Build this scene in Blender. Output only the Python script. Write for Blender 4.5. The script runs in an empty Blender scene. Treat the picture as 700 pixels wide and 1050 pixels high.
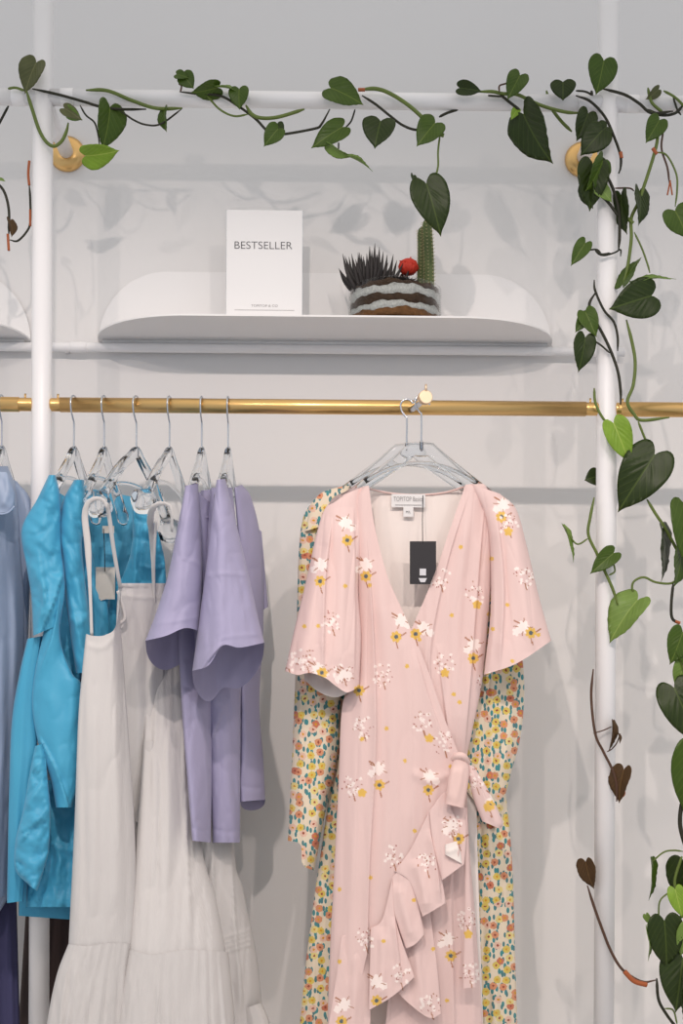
import bpy, math, random
import numpy as np
from mathutils import Matrix, Vector

random.seed(7)
rng = np.random.default_rng(11)
scene = bpy.context.scene
COL = scene.collection
PI = math.pi

# ------------------------------------------------------------------ camera, world, lights, exposure
FPX = 1458.3
HORIZON = 760.0
CAM = np.array([0.0, -3.06, 1.0])
cam_data = bpy.data.cameras.new('camera')
cam_data.sensor_fit = 'HORIZONTAL'
cam_data.sensor_width = 24.0
cam_data.lens = 24.0 * FPX / 700.0
cam_data.shift_y = (HORIZON - 525.0) / 700.0
cam = bpy.data.objects.new('camera', cam_data)
COL.objects.link(cam)
CM = Matrix.Rotation(math.radians(-0.9), 4, 'Z') @ Matrix.Rotation(PI / 2, 4, 'X') @ Matrix.Rotation(math.radians(0.25), 4, 'Z')
cam.matrix_world = Matrix.Translation(Vector(CAM)) @ CM
scene.camera = cam
R3 = np.array([[CM[i][j] for j in range(3)] for i in range(3)])

scene.view_settings.view_transform = 'Standard'
scene.view_settings.look = 'None'
scene.view_settings.exposure = 0.0
scene.view_settings.gamma = 1.0
scene.view_settings.use_curve_mapping = False

world = bpy.data.worlds.new('shop_light')
scene.world = world
world.use_nodes = True
wn = world.node_tree
wn.nodes.clear()
w_out = wn.nodes.new('ShaderNodeOutputWorld')
w_bg = wn.nodes.new('ShaderNodeBackground')
w_tc = wn.nodes.new('ShaderNodeTexCoord')
w_sep = wn.nodes.new('ShaderNodeSeparateXYZ')
w_ramp = wn.nodes.new('ShaderNodeValToRGB')
w_map = wn.nodes.new('ShaderNodeMapRange')
w_map.inputs['From Min'].default_value = -1.0
w_map.inputs['From Max'].default_value = 1.0
wn.links.new(w_tc.outputs['Generated'], w_sep.inputs[0])
wn.links.new(w_sep.outputs['Z'], w_map.inputs['Value'])
wn.links.new(w_map.outputs[0], w_ramp.inputs[0])
e = w_ramp.color_ramp.elements
e[0].position = 0.15; e[0].color = (0.52, 0.55, 0.60, 1)
e[1].position = 0.85; e[1].color = (0.89, 0.84, 0.79, 1)
m_ = w_ramp.color_ramp.elements.new(0.52); m_.color = (0.55, 0.585, 0.64, 1)
wn.links.new(w_ramp.outputs[0], w_bg.inputs['Color'])
w_bg.inputs['Strength'].default_value = 0.98
wn.links.new(w_bg.outputs[0], w_out.inputs[0])


def aimed_spot(name, x, y, z, watts, tx, tz, size=64, r=0.024, col=(1.0, 0.86, 0.78), blend=0.5):
    d = bpy.data.lights.new(name, 'SPOT')
    d.energy = watts
    d.color = col
    d.spot_size = math.radians(size)
    d.spot_blend = blend
    d.shadow_soft_size = r
    o = bpy.data.objects.new(name, d)
    COL.objects.link(o)
    o.location = (x, y, z)
    v = Vector((tx, 0.3, tz)) - Vector((x, y, z))
    o.rotation_euler = v.to_track_quat('-Z', 'Y').to_euler()
    return o


for sx, sw in ((-1.25, 26), (-0.25, 54), (0.50, 30), (1.35, 22)):
    aimed_spot('track_and_fill_spot', sx, -2.0, 2.63, sw * 0.86, sx * 0.7, 0.42, 82)
    aimed_spot('track_and_fill_spot', sx, -2.0, 2.60, sw * 0.66, sx * 0.7, 0.05, 64, blend=1.0)  # added fill spot aimed low to brighten the lower wall, not a known fixture


# ------------------------------------------------------------------ helpers
def P(px, py, Y):
    """points on the depth plane Y that the photograph shows at px, py"""
    px, py, Y = np.broadcast_arrays(np.asarray(px, float), np.asarray(py, float), np.asarray(Y, float))
    d = np.stack([(px - 350) / FPX, (525 - py) / FPX + (HORIZON - 525) / FPX, -np.ones_like(px)], -1) @ R3.T
    t = (Y - CAM[1]) / d[..., 1]
    return CAM + d * t[..., None]


def p1(px, py, Y):
    return P(px, py, Y)


def srgb(r, g, b):
    f = lambda c: (c / 255 / 12.92) if c / 255 <= 0.04045 else ((c / 255 + 0.055) / 1.055) ** 2.4
    return (f(r), f(g), f(b))


def mat(name, col, rough=0.6, metal=0.0, spec=0.5, trans=0.0, ior=1.45, sheen=0.0, bump=None, var=None, coat=0.0, sss=0.0):
    m = bpy.data.materials.new(name)
    m.use_nodes = True
    nt = m.node_tree
    b = nt.nodes['Principled BSDF']
    b.inputs['Base Color'].default_value = (*col, 1)
    b.inputs['Roughness'].default_value = rough
    b.inputs['Metallic'].default_value = metal
    b.inputs['Specular IOR Level'].default_value = spec
    b.inputs['IOR'].default_value = ior
    b.inputs['Transmission Weight'].default_value = trans
    b.inputs['Sheen Weight'].default_value = sheen
    b.inputs['Coat Weight'].default_value = coat
    b.inputs['Sheen Roughness'].default_value = 0.5
    if bump or var:
        tc = nt.nodes.new('ShaderNodeTexCoord')
    if bump:
        sc, st = bump[0], bump[1]
        mp = nt.nodes.new('ShaderNodeMapping')
        if len(bump) > 2:
            mp.inputs['Scale'].default_value = bump[2]
        n = nt.nodes.new('ShaderNodeTexNoise')
        n.inputs['Scale'].default_value = sc
        n.inputs['Detail'].default_value = 3
        bp = nt.nodes.new('ShaderNodeBump')
        bp.inputs['Strength'].default_value = st
        bp.inputs['Distance'].default_value = 0.004
        nt.links.new(tc.outputs['Object'], mp.inputs[0])
        nt.links.new(mp.outputs[0], n.inputs['Vector'])
        nt.links.new(n.outputs[0], bp.inputs['Height'])
        nt.links.new(bp.outputs[0], b.inputs['Normal'])
    if var:
        sc, c2 = var
        n2 = nt.nodes.new('ShaderNodeTexNoise')
        n2.inputs['Scale'].default_value = sc
        mx = nt.nodes.new('ShaderNodeMix')
        mx.data_type = 'RGBA'
        mx.inputs['A'].default_value = (*col, 1)
        mx.inputs['B'].default_value = (*c2, 1)
        nt.links.new(tc.outputs['Object'], n2.inputs['Vector'])
        nt.links.new(n2.outputs[0], mx.inputs['Factor'])
        nt.links.new(mx.outputs['Result'], b.inputs['Base Color'])
    return m


def tag(o, label=None, cat=None, group=None, kind=None):
    if label: o['label'] = label
    if cat: o['category'] = cat
    if group: o['group'] = group
    if kind: o['kind'] = kind
    return o


def thing(name, loc, label, cat, group=None):
    o = bpy.data.objects.new(name, None)
    o.empty_display_size = 0.03
    COL.objects.link(o)
    o.location = tuple(loc)
    return tag(o, label, cat, group)


def world_of(o):
    m = Matrix.Identity(4)
    ch = []
    while o is not None:
        ch.append(o); o = o.parent
    for q in reversed(ch):
        m = m @ q.matrix_parent_inverse @ Matrix.LocRotScale(q.location, q.rotation_euler, q.scale)
    return m


def mk(name, V, F, m, parent=None, smooth=True, label=None, uv=None, col=None, local=False):
    """one mesh object; V in world metres unless local"""
    V = np.asarray(V, float)
    if parent is not None and not local:
        inv = np.array(world_of(parent).inverted())
        V = V @ inv[:3, :3].T + inv[:3, 3]
        org = None
    elif parent is None and not local:
        org = V.mean(0)
        V = V - org
    else:
        org = None
    me = bpy.data.meshes.new(name)
    me.from_pydata(V.tolist() if not isinstance(V, list) else V, [], [list(map(int, f)) for f in F])
    me.materials.append(m)
    if smooth:
        me.polygons.foreach_set('use_smooth', [True] * len(me.polygons))
    if uv is not None:
        ul = me.uv_layers.new(name='rest')
        idx = np.zeros(len(me.loops), dtype=np.int32)
        me.loops.foreach_get('vertex_index', idx)
        ul.data.foreach_set('uv', np.asarray(uv, np.float32)[idx].ravel())
    if col is not None:
        a = me.color_attributes.new('print', 'FLOAT_COLOR', 'POINT')
        a.data.foreach_set('color', np.asarray(col, np.float32).ravel())
    me.update()
    o = bpy.data.objects.new(name, me)
    COL.objects.link(o)
    if org is not None:
        o.location = tuple(org)
    if parent is not None:
        o.parent = parent
    if label:
        o['label'] = label
    return o


def join(parts):
    V, F, n = [], [], 0
    for v, f in parts:
        v = np.asarray(v, float)
        V.append(v)
        F += [[i + n for i in q] for q in f]
        n += len(v)
    return np.concatenate(V), F


def gridfaces(nr, nc, wrap=False):
    a = np.arange(nr * nc).reshape(nr, nc)
    if wrap:
        a = np.concatenate([a, a[:, :1]], 1)
    q = np.stack([a[:-1, :-1], a[:-1, 1:], a[1:, 1:], a[1:, :-1]], -1).reshape(-1, 4)
    return q.tolist()


def smoothpath(pts, n):
    """Catmull-Rom through pts, n samples, even along the length"""
    p = np.asarray(pts, float)
    if len(p) == 1:
        return np.repeat(p, n, 0)
    if len(p) > 2:
        q = np.vstack([2 * p[0] - p[1], p, 2 * p[-1] - p[-2]])
        out = []
        for i in range(1, len(q) - 2):
            t = np.linspace(0, 1, 16, endpoint=False)[:, None]
            a, b, c, d = q[i - 1], q[i], q[i + 1], q[i + 2]
            out.append(0.5 * (2 * b + (c - a) * t + (2 * a - 5 * b + 4 * c - d) * t ** 2 + (3 * b - a - 3 * c + d) * t ** 3))
        out.append(p[-1:])
        p = np.vstack(out)
    s = np.r_[0, np.cumsum(np.linalg.norm(np.diff(p, axis=0), axis=1))]
    u = np.linspace(0, s[-1], n)
    return np.stack([np.interp(u, s, p[:, k]) for k in range(p.shape[1])], -1)


def tube(pts, r, n=None, seg=10, smooth=True, caps=True, flat=None):
    """r scalar or list along the path"""
    p = smoothpath(pts, n or max(4, len(pts) * 6)) if smooth else np.asarray(pts, float)
    n = len(p)
    rr = np.interp(np.linspace(0, 1, n), np.linspace(0, 1, np.size(r)) if np.size(r) > 1 else [0, 1], r if np.size(r) > 1 else [float(np.ravel(r)[0])] * 2)
    t = np.gradient(p, axis=0)
    t /= np.linalg.norm(t, axis=1)[:, None] + 1e-12
    ref = np.array([0.0, 1.0, 0.0]) if abs(t[0][1]) < 0.9 else np.array([1.0, 0, 0])
    V = []
    a = np.cross(t[0], ref); a /= np.linalg.norm(a)
    ang = np.linspace(0, 2 * PI, seg, endpoint=False)
    for i in range(n):
        a = a - t[i] * np.dot(a, t[i]); a /= np.linalg.norm(a) + 1e-12
        b = np.cross(t[i], a)
        k = (1, 1) if flat is None else flat
        V.append(p[i] + rr[i] * (k[0] * np.cos(ang)[:, None] * a + k[1] * np.sin(ang)[:, None] * b))
    V = np.concatenate(V)
    F = gridfaces(n, seg, True)
    if caps:
        F.append(list(range(seg))[::-1]); F.append(list(range((n - 1) * seg, n * seg)))
    return V, F


def box(c, s, bev=0.0):
    x, y, z = np.asarray(s) / 2
    if bev <= 0:
        V = np.array([[i * x, j * y, k * z] for i in (-1, 1) for j in (-1, 1) for k in (-1, 1)])
        F = [[0, 1, 3, 2], [4, 6, 7, 5], [0, 4, 5, 1], [2, 3, 7, 6], [0, 2, 6, 4], [1, 5, 7, 3]]
        return V + np.asarray(c), F
    import bmesh
    bm = bmesh.new()
    bmesh.ops.create_cube(bm, size=1)
    for v in bm.verts:
        v.co = Vector((v.co.x * 2 * x, v.co.y * 2 * y, v.co.z * 2 * z))
    bmesh.ops.bevel(bm, geom=bm.edges[:], offset=bev, segments=2, affect='EDGES', profile=0.7)
    bm.verts.index_update()
    V = np.array([v.co[:] for v in bm.verts]) + np.asarray(c)
    F = [[v.index for v in f.verts] for f in bm.faces]
    bm.free()
    return V, F


def lathe(prof, c, seg=32, axis='z'):
    """prof = [(r, h)]"""
    a = np.linspace(0, 2 * PI, seg, endpoint=False)
    V = []
    for r, h in prof:
        ring = np.stack([r * np.cos(a), r * np.sin(a), np.full(seg, h)], -1)
        V.append(ring)
    V = np.concatenate(V)
    if axis == 'y':
        V = V[:, [0, 2, 1]] * np.array([1, -1, 1])
    elif axis == 'x':
        V = V[:, [2, 0, 1]]
    F = gridfaces(len(prof), seg, True)
    F.append(list(range(seg))[::-1]); F.append(list(range((len(prof) - 1) * seg, len(prof) * seg)))
    return V + np.asarray(c), F


def vnoise(x, y, seed=0):
    r = np.random.default_rng(seed)
    T = r.random((64, 64))
    xi = np.floor(x).astype(int); yi = np.floor(y).astype(int)
    fx = x - xi; fy = y - yi
    fx = fx * fx * (3 - 2 * fx); fy = fy * fy * (3 - 2 * fy)
    g = lambda i, j: T[(xi + i) % 64, (yi + j) % 64]
    return (g(0, 0) * (1 - fx) * (1 - fy) + g(1, 0) * fx * (1 - fy) + g(0, 1) * (1 - fx) * fy + g(1, 1) * fx * fy) * 2 - 1


def foldfield(x, y, folds):
    """folds: (polyline px, height mm, width px, kind) kind 'g' round ridge, 's' sharp drop on its right, 'z' sharp drop on its left"""
    out = np.zeros_like(x)
    for fo in folds:
        pts, amp, wd = fo[0], fo[1] / 1000.0, fo[2]
        kind = fo[3] if len(fo) > 3 else 'g'
        q = smoothpath(pts, max(8, len(pts) * 5))
        best = np.full(x.shape, 1e9); sgn = np.zeros(x.shape); tt = np.zeros(x.shape)
        n = len(q) - 1
        for i in range(n):
            a, b = q[i], q[i + 1]
            d = b - a
            L2 = d @ d + 1e-9
            t = np.clip(((x - a[0]) * d[0] + (y - a[1]) * d[1]) / L2, 0, 1)
            ex = x - a[0] - t * d[0]; ey = y - a[1] - t * d[1]
            dd = np.hypot(ex, ey)
            m = dd < best
            best = np.where(m, dd, best)
            sgn = np.where(m, -np.sign(d[0] * ey - d[1] * ex), sgn)
            tt = np.where(m, (i + t) / n, tt)
        endf = np.minimum(1, np.minimum(tt * 6 + (0.0 if len(fo) <= 4 else fo[4][0]), (1 - tt) * 6 + (0.0 if len(fo) <= 4 else fo[4][1])))
        endf = np.clip(endf, 0, 1)
        s = best * sgn  # positive on the right of a downward line
        if kind == 'g':
            h = np.exp(-(best / wd) ** 2)
        elif kind == 's':
            h = np.where(s < 0, np.exp(-(best / wd) ** 1.3), np.exp(-(best / (wd * 0.16)) ** 2))
        else:
            h = np.where(s > 0, np.exp(-(best / wd) ** 1.3), np.exp(-(best / (wd * 0.16)) ** 2))
        out += amp * h * endf
    return out


def cloth(name, m, parent, T, B, L, R, Y, dep=(0.02, 0.02), skew=0.0, folds=(), noise=(0.0, 8, 30), closed=True,
          res=2.0, drop=0.0, label=None, printfn=None, straight='', edge=2.2, pleat=None, seed=3, thick=0.0, roundside='both', crease=None):
    """a piece of hanging fabric: four boundary lines in photo pixels, put at its own depth Y and rounded by dep (metres)"""
    asc = lambda c: np.asarray(c, float)
    T, B, L, R = asc(T), asc(B), asc(L), asc(R)
    yy_ = np.linspace(0, 1, 9)
    rs = lambda c: smoothpath(c, 9)
    wid = max(np.linalg.norm(T[-1] - T[0]), np.linalg.norm(B[-1] - B[0]), np.abs(rs(L) - rs(R))[:, 0].max(), 8)
    hei = max(np.abs(L[-1][1] - L[0][1]), np.abs(R[-1][1] - R[0][1]), 8)
    nu = int(min(400, max(14, wid / res))); nv = int(min(700, max(10, hei / res)))
    s = np.linspace(0, 1, nu)
    k = 0.55
    u = (1 - k) * s + k * (0.5 - 0.5 * np.cos(PI * s))
    v = np.linspace(0, 1, nv)

    def ev(c, n, par):
        q = smoothpath(c, 300) if len(c) > 2 else c
        sg = np.r_[0, np.cumsum(np.linalg.norm(np.diff(q, axis=0), axis=1))]
        sg /= sg[-1] + 1e-9
        return np.stack([np.interp(par, sg, q[:, 0]), np.interp(par, sg, q[:, 1])], -1)
    t_, b_, l_, r_ = ev(T, nu, u), ev(B, nu, u), ev(L, nv, v), ev(R, nv, v)
    U, W = np.meshgrid(u, v)
    S = ((1 - W)[..., None] * t_[None] + W[..., None] * b_[None] + (1 - U)[..., None] * l_[:, None] + U[..., None] * r_[:, None]
         - ((1 - U) * (1 - W))[..., None] * T[0] - (U * (1 - W))[..., None] * T[-1] - ((1 - U) * W)[..., None] * B[0] - (U * W)[..., None] * B[-1])
    px, py = S[..., 0], S[..., 1]
    Yc = Y[0] + (Y[1] - Y[0]) * W + skew * (U - 0.5)
    d = dep[0] + (dep[1] - dep[0]) * W
    UU = {'both': U, 'left': U * 0.5, 'right': 0.5 + U * 0.5}[roundside]
    prof = np.clip(1 - np.abs(2 * UU - 1) ** edge, 0, 1) ** (1 / edge)
    ff = foldfield(px, py, folds) if folds else 0
    nz = 0.0
    if noise[0]:
        nz = (vnoise(px / noise[1] + 9, py / noise[2] + 5, seed) + 0.5 * vnoise(px / noise[1] * 2.1 + 3, py / noise[2] * 2.1, seed + 1)) * noise[0]
    if crease:  # (height, size across px, size along px, slant)
        ca, cs, cl, sl = crease
        qx, qy = (px + sl * py) / cs, (py - sl * px) / cl
        rg = (1 - np.abs(vnoise(qx + 7, qy + 3, seed + 21))) ** 5 + 0.6 * (1 - np.abs(vnoise(qx * 1.9 + 1, qy * 1.6 + 8, seed + 22))) ** 5
        nz = nz - ca * rg
    if pleat:   # (count, height top, height bottom)
        ph = 2 * PI * pleat[0] * U + 3.4 * vnoise(U * 6 + 2, W * 1.4 + 1, seed + 31) + 1.1 * np.sin(U * 7 + seed)
        am = 0.55 + 0.55 * vnoise(U * 9 + 5, W * 2 + 3, seed + 32)
        nz = nz + (pleat[1] + (pleat[2] - pleat[1]) * W) * am * (np.cos(ph) + 0.5 * np.cos(1.7 * ph + 1))
    ef = np.clip(np.minimum(U, 1 - U) * 14, 0.15 if closed else 1, 1)
    Yf = Yc - d * prof - (ff + nz) * ef
    Vf = P(px, py, Yf)
    if closed:
        nzb = 0.6 * nz[:, ::-1] if np.ndim(nz) else 0
        py2 = py + drop * prof * W ** 3
        Yb = Yc + d * prof + nzb * ef
        Vb = P(px, py2, Yb)[:, ::-1][:, 1:-1]
        V = np.concatenate([Vf, Vb], 1)
        X = np.concatenate([px, px[:, ::-1][:, 1:-1]], 1)
        Z = np.concatenate([py, py[:, ::-1][:, 1:-1]], 1)
        F = gridfaces(V.shape[0], V.shape[1], True)
    else:
        V, X, Z = Vf, px, py
        F = gridfaces(V.shape[0], V.shape[1])
        if thick:
            Vb = P(px, py, Yf + thick)
            nr, nc = px.shape
            V = np.concatenate([Vf.reshape(-1, 3), Vb.reshape(-1, 3)])
            X = np.concatenate([px.ravel()] * 2); Z = np.concatenate([py.ravel()] * 2)
            o_ = nr * nc
            F = F + [[q + o_ for q in f[::-1]] for f in F]
            a = np.arange(o_).reshape(nr, nc)
            rim = np.concatenate([a[0], a[1:, -1], a[-1, ::-1][1:], a[::-1, 0][1:-1]])
            rn = np.roll(rim, -1)
            F = F + [[int(i), int(i + o_), int(j + o_), int(j)] for i, j in zip(rim, rn)]
    uv = np.stack([X.ravel() / 100, Z.ravel() / 100], -1)
    colr = printfn(X.ravel(), Z.ravel()) if printfn else None
    return mk(name, V.reshape(-1, 3), F, m, parent, label=label, uv=uv, col=colr)


def text_mesh(s, name, parent, m, centre, width=None, height=None, depth=0.0006, label=None, align='CENTER', thin=0.0):
    cu = bpy.data.curves.new(name, 'FONT')
    cu.body = s
    cu.align_x = align; cu.align_y = 'CENTER'
    cu.extrude = 0.0
    cu.offset = thin
    ob = bpy.data.objects.new(name, cu)
    COL.objects.link(ob)
    dg = bpy.context.evaluated_depsgraph_get()
    dg.update()
    me = bpy.data.meshes.new_from_object(ob.evaluated_get(dg))
    V = np.array([v.co[:] for v in me.vertices]); F = [list(p.vertices) for p in me.polygons]
    bpy.data.objects.remove(ob); bpy.data.curves.remove(cu); bpy.data.meshes.remove(me)
    w = np.ptp(V[:, 0]); h = np.ptp(V[:, 1])
    V[:, 0] -= (V[:, 0].max() + V[:, 0].min()) / 2; V[:, 1] -= (V[:, 1].max() + V[:, 1].min()) / 2
    sx = (width / w) if width else height / h
    sy = (height / h) if height else sx
    c = np.asarray(centre)
    front = np.stack([V[:, 0] * sx + c[0], np.full(len(V), c[1]), V[:, 1] * sy + c[2]], -1)
    return mk(name, front, F, m, parent, smooth=False, label=label)


# ------------------------------------------------------------------ materials
M = {}
M['wall'] = mat('painted_wall', (0.80, 0.785, 0.78), 0.75, spec=0.25, bump=(60, 0.05), var=(1.3, (0.78, 0.77, 0.765)))
M['floor'] = mat('pale_floor', (0.62, 0.61, 0.60), 0.5, var=(4, (0.58, 0.57, 0.56)))
M['white_steel'] = mat('white_powder_coat', (0.86, 0.85, 0.86), 0.32, spec=0.5, bump=(250, 0.02))
M['shelf'] = mat('white_sheet_metal', (0.84, 0.83, 0.83), 0.45, spec=0.4, bump=(200, 0.02))
M['brass'] = mat('satin_brass', (0.78, 0.50, 0.20), 0.30, metal=1.0, bump=(90, 0.04, (0.05, 1, 1)))
M['brass_pale'] = mat('pale_brass', (0.88, 0.68, 0.48), 0.5, metal=1.0, bump=(90, 0.03))
M['chrome'] = mat('chrome_wire', (0.62, 0.65, 0.70), 0.16, metal=1.0)
M['acrylic'] = mat('clear_acrylic', (0.93, 0.96, 0.985), 0.03, trans=1.0, ior=1.46)
M['glass'] = bpy.data.materials.new('bowl_glass')
M['glass'].use_nodes = True
_nt = M['glass'].node_tree; _nt.nodes.clear()
_o = _nt.nodes.new('ShaderNodeOutputMaterial'); _mx = _nt.nodes.new('ShaderNodeMixShader'); _tr = _nt.nodes.new('ShaderNodeBsdfTransparent')
_gl = _nt.nodes.new('ShaderNodeBsdfGlossy'); _lw = _nt.nodes.new('ShaderNodeLayerWeight'); _fr = _nt.nodes.new('ShaderNodeMath')
_tr.inputs[0].default_value = (0.965, 0.975, 0.972, 1); _gl.inputs['Roughness'].default_value = 0.02; _fr.operation = 'POWER'; _lw.inputs['Blend'].default_value = 0.5; _fr.inputs[1].default_value = 3.5; _nt.links.new(_lw.outputs['Facing'], _fr.inputs[0])
_nt.links.new(_fr.outputs[0], _mx.inputs[0]); _nt.links.new(_tr.outputs[0], _mx.inputs[1]); _nt.links.new(_gl.outputs[0], _mx.inputs[2]); _nt.links.new(_mx.outputs[0], _o.inputs[0])
M['paper'] = mat('sign_paper', (0.86, 0.85, 0.85), 0.6, spec=0.3)
M['ink'] = mat('grey_ink', srgb(88, 88, 92), 0.7)
M['ink_pale'] = mat('pale_grey_ink', srgb(165, 162, 162), 0.7)
M['blue_cloth'] = mat('cyan_cotton', srgb(80, 172, 206), 0.52, spec=0.5, sheen=0.12, bump=(420, 0.10), var=(5, srgb(50, 148, 190)))
M['white_cloth'] = mat('white_gauze', (0.60, 0.585, 0.58), 0.85, spec=0.2, sheen=0.05, bump=(260, 0.14, (1, 1, 0.12)))
M['lilac_cloth'] = mat('lilac_jersey', srgb(164, 160, 189), 0.85, spec=0.2, sheen=0.1, bump=(500, 0.12), var=(7, srgb(158, 155, 186)))
M['satin'] = mat('pale_blue_satin', srgb(150, 166, 192), 0.42, spec=0.45, sheen=0.0, bump=(300, 0.06))
M['navy_cloth'] = mat('navy_cloth', srgb(62, 62, 98), 0.8, bump=(300, 0.1))
M['brown_cloth'] = mat('dark_brown_cloth', srgb(72, 58, 56), 0.85, bump=(300, 0.1))
M['pink_plain'] = mat('pink_satin', srgb(226, 196, 190), 0.5, spec=0.4, sheen=0.1, bump=(400, 0.05))
M['lining'] = mat('pale_pink_wrong_side', srgb(238, 228, 223), 0.75, spec=0.2, bump=(400, 0.05))
M['card_black'] = mat('black_card', (0.018, 0.016, 0.02), 0.55)
M['card_beige'] = mat('beige_card', srgb(200, 196, 188), 0.7)
M['label_white'] = mat('woven_label', srgb(226, 224, 224), 0.7, bump=(600, 0.1))
M['label_grey'] = mat('silver_print', srgb(205, 205, 210), 0.6)
M['string'] = mat('black_string', (0.02, 0.02, 0.025), 0.7)
M['stem_green'] = mat('vine_stem_green', srgb(104, 122, 50), 0.5, var=(30, srgb(80, 96, 40)))
M['stem_dark'] = mat('vine_stem_dark', srgb(42, 40, 22), 0.6, var=(30, srgb(28, 30, 18)))
M['stem_brown'] = mat('vine_stem_brown', srgb(92, 62, 46), 0.6, var=(30, srgb(66, 48, 38)))
M['node_orange'] = mat('vine_node_orange', srgb(164, 88, 48), 0.6)


def leaf_material(name, base, vein, rough=0.38):
    m = mat(name, base, rough, spec=0.32)
    nt = m.node_tree; b = nt.nodes['Principled BSDF']
    uvn = nt.nodes.new('ShaderNodeUVMap'); uvn.uv_map = 'rest'
    sep = nt.nodes.new('ShaderNodeSeparateXYZ')
    nt.links.new(uvn.outputs[0], sep.inputs[0])

    def math_(op, a, bb=None):
        n = nt.nodes.new('ShaderNodeMath'); n.operation = op
        for i, q in enumerate((a, bb)):
            if q is None: continue
            if isinstance(q, (int, float)): n.inputs[i].default_value = q
            else: nt.links.new(q, n.inputs[i])
        return n.outputs[0]
    ax = math_('ABSOLUTE', sep.outputs[0])
    mid = math_('LESS_THAN', ax, 0.018)
    # side veins rise from the midrib towards the edge
    ph = math_('ADD', math_('MULTIPLY', sep.outputs[1], 34.0), math_('MULTIPLY', ax, -42.0))
    sv = math_('GREATER_THAN', math_('SINE', ph), 0.93)
    vv = math_('MAXIMUM', mid, math_('MULTIPLY', sv, 0.35))
    oi = nt.nodes.new('ShaderNodeTexNoise'); oi.inputs['Scale'].default_value = 3.0
    nt.links.new(uvn.outputs[0], oi.inputs['Vector'])
    mx0 = nt.nodes.new('ShaderNodeMix'); mx0.data_type = 'RGBA'
    mx0.inputs['A'].default_value = (*[c * 0.75 for c in base], 1)
    mx0.inputs['B'].default_value = (*[min(1, c * 1.35) for c in base], 1)
    nt.links.new(oi.outputs[0], mx0.inputs['Factor'])
    mx = nt.nodes.new('ShaderNodeMix'); mx.data_type = 'RGBA'
    nt.links.new(mx0.outputs['Result'], mx.inputs['A'])
    mx.inputs['B'].default_value = (*vein, 1)
    nt.links.new(math_('MULTIPLY', vv, 0.75), mx.inputs['Factor'])
    nt.links.new(mx.outputs['Result'], b.inputs['Base Color'])
    bp = nt.nodes.new('ShaderNodeBump'); bp.inputs['Strength'].default_value = 0.35; bp.inputs['Distance'].default_value = 0.001; bp.invert = True
    nt.links.new(vv, bp.inputs['Height']); nt.links.new(bp.outputs[0], b.inputs['Normal'])
    return m


LM = {
    'd': leaf_material('leaf_dark_green', srgb(38, 52, 14), srgb(70, 86, 34)),
    'm': leaf_material('leaf_mid_green', srgb(60, 82, 22), srgb(98, 116, 46)),
    'l': leaf_material('leaf_light_green', srgb(106, 132, 62), srgb(140, 160, 88)),
    'y': leaf_material('leaf_yellow_green', srgb(118, 150, 48), srgb(160, 180, 84)),
    'o': leaf_material('leaf_olive', srgb(84, 88, 54), srgb(120, 120, 80), 0.3),
    'b': leaf_material('leaf_withered_brown', srgb(74, 54, 32), srgb(110, 84, 50), 0.6),
}


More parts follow.
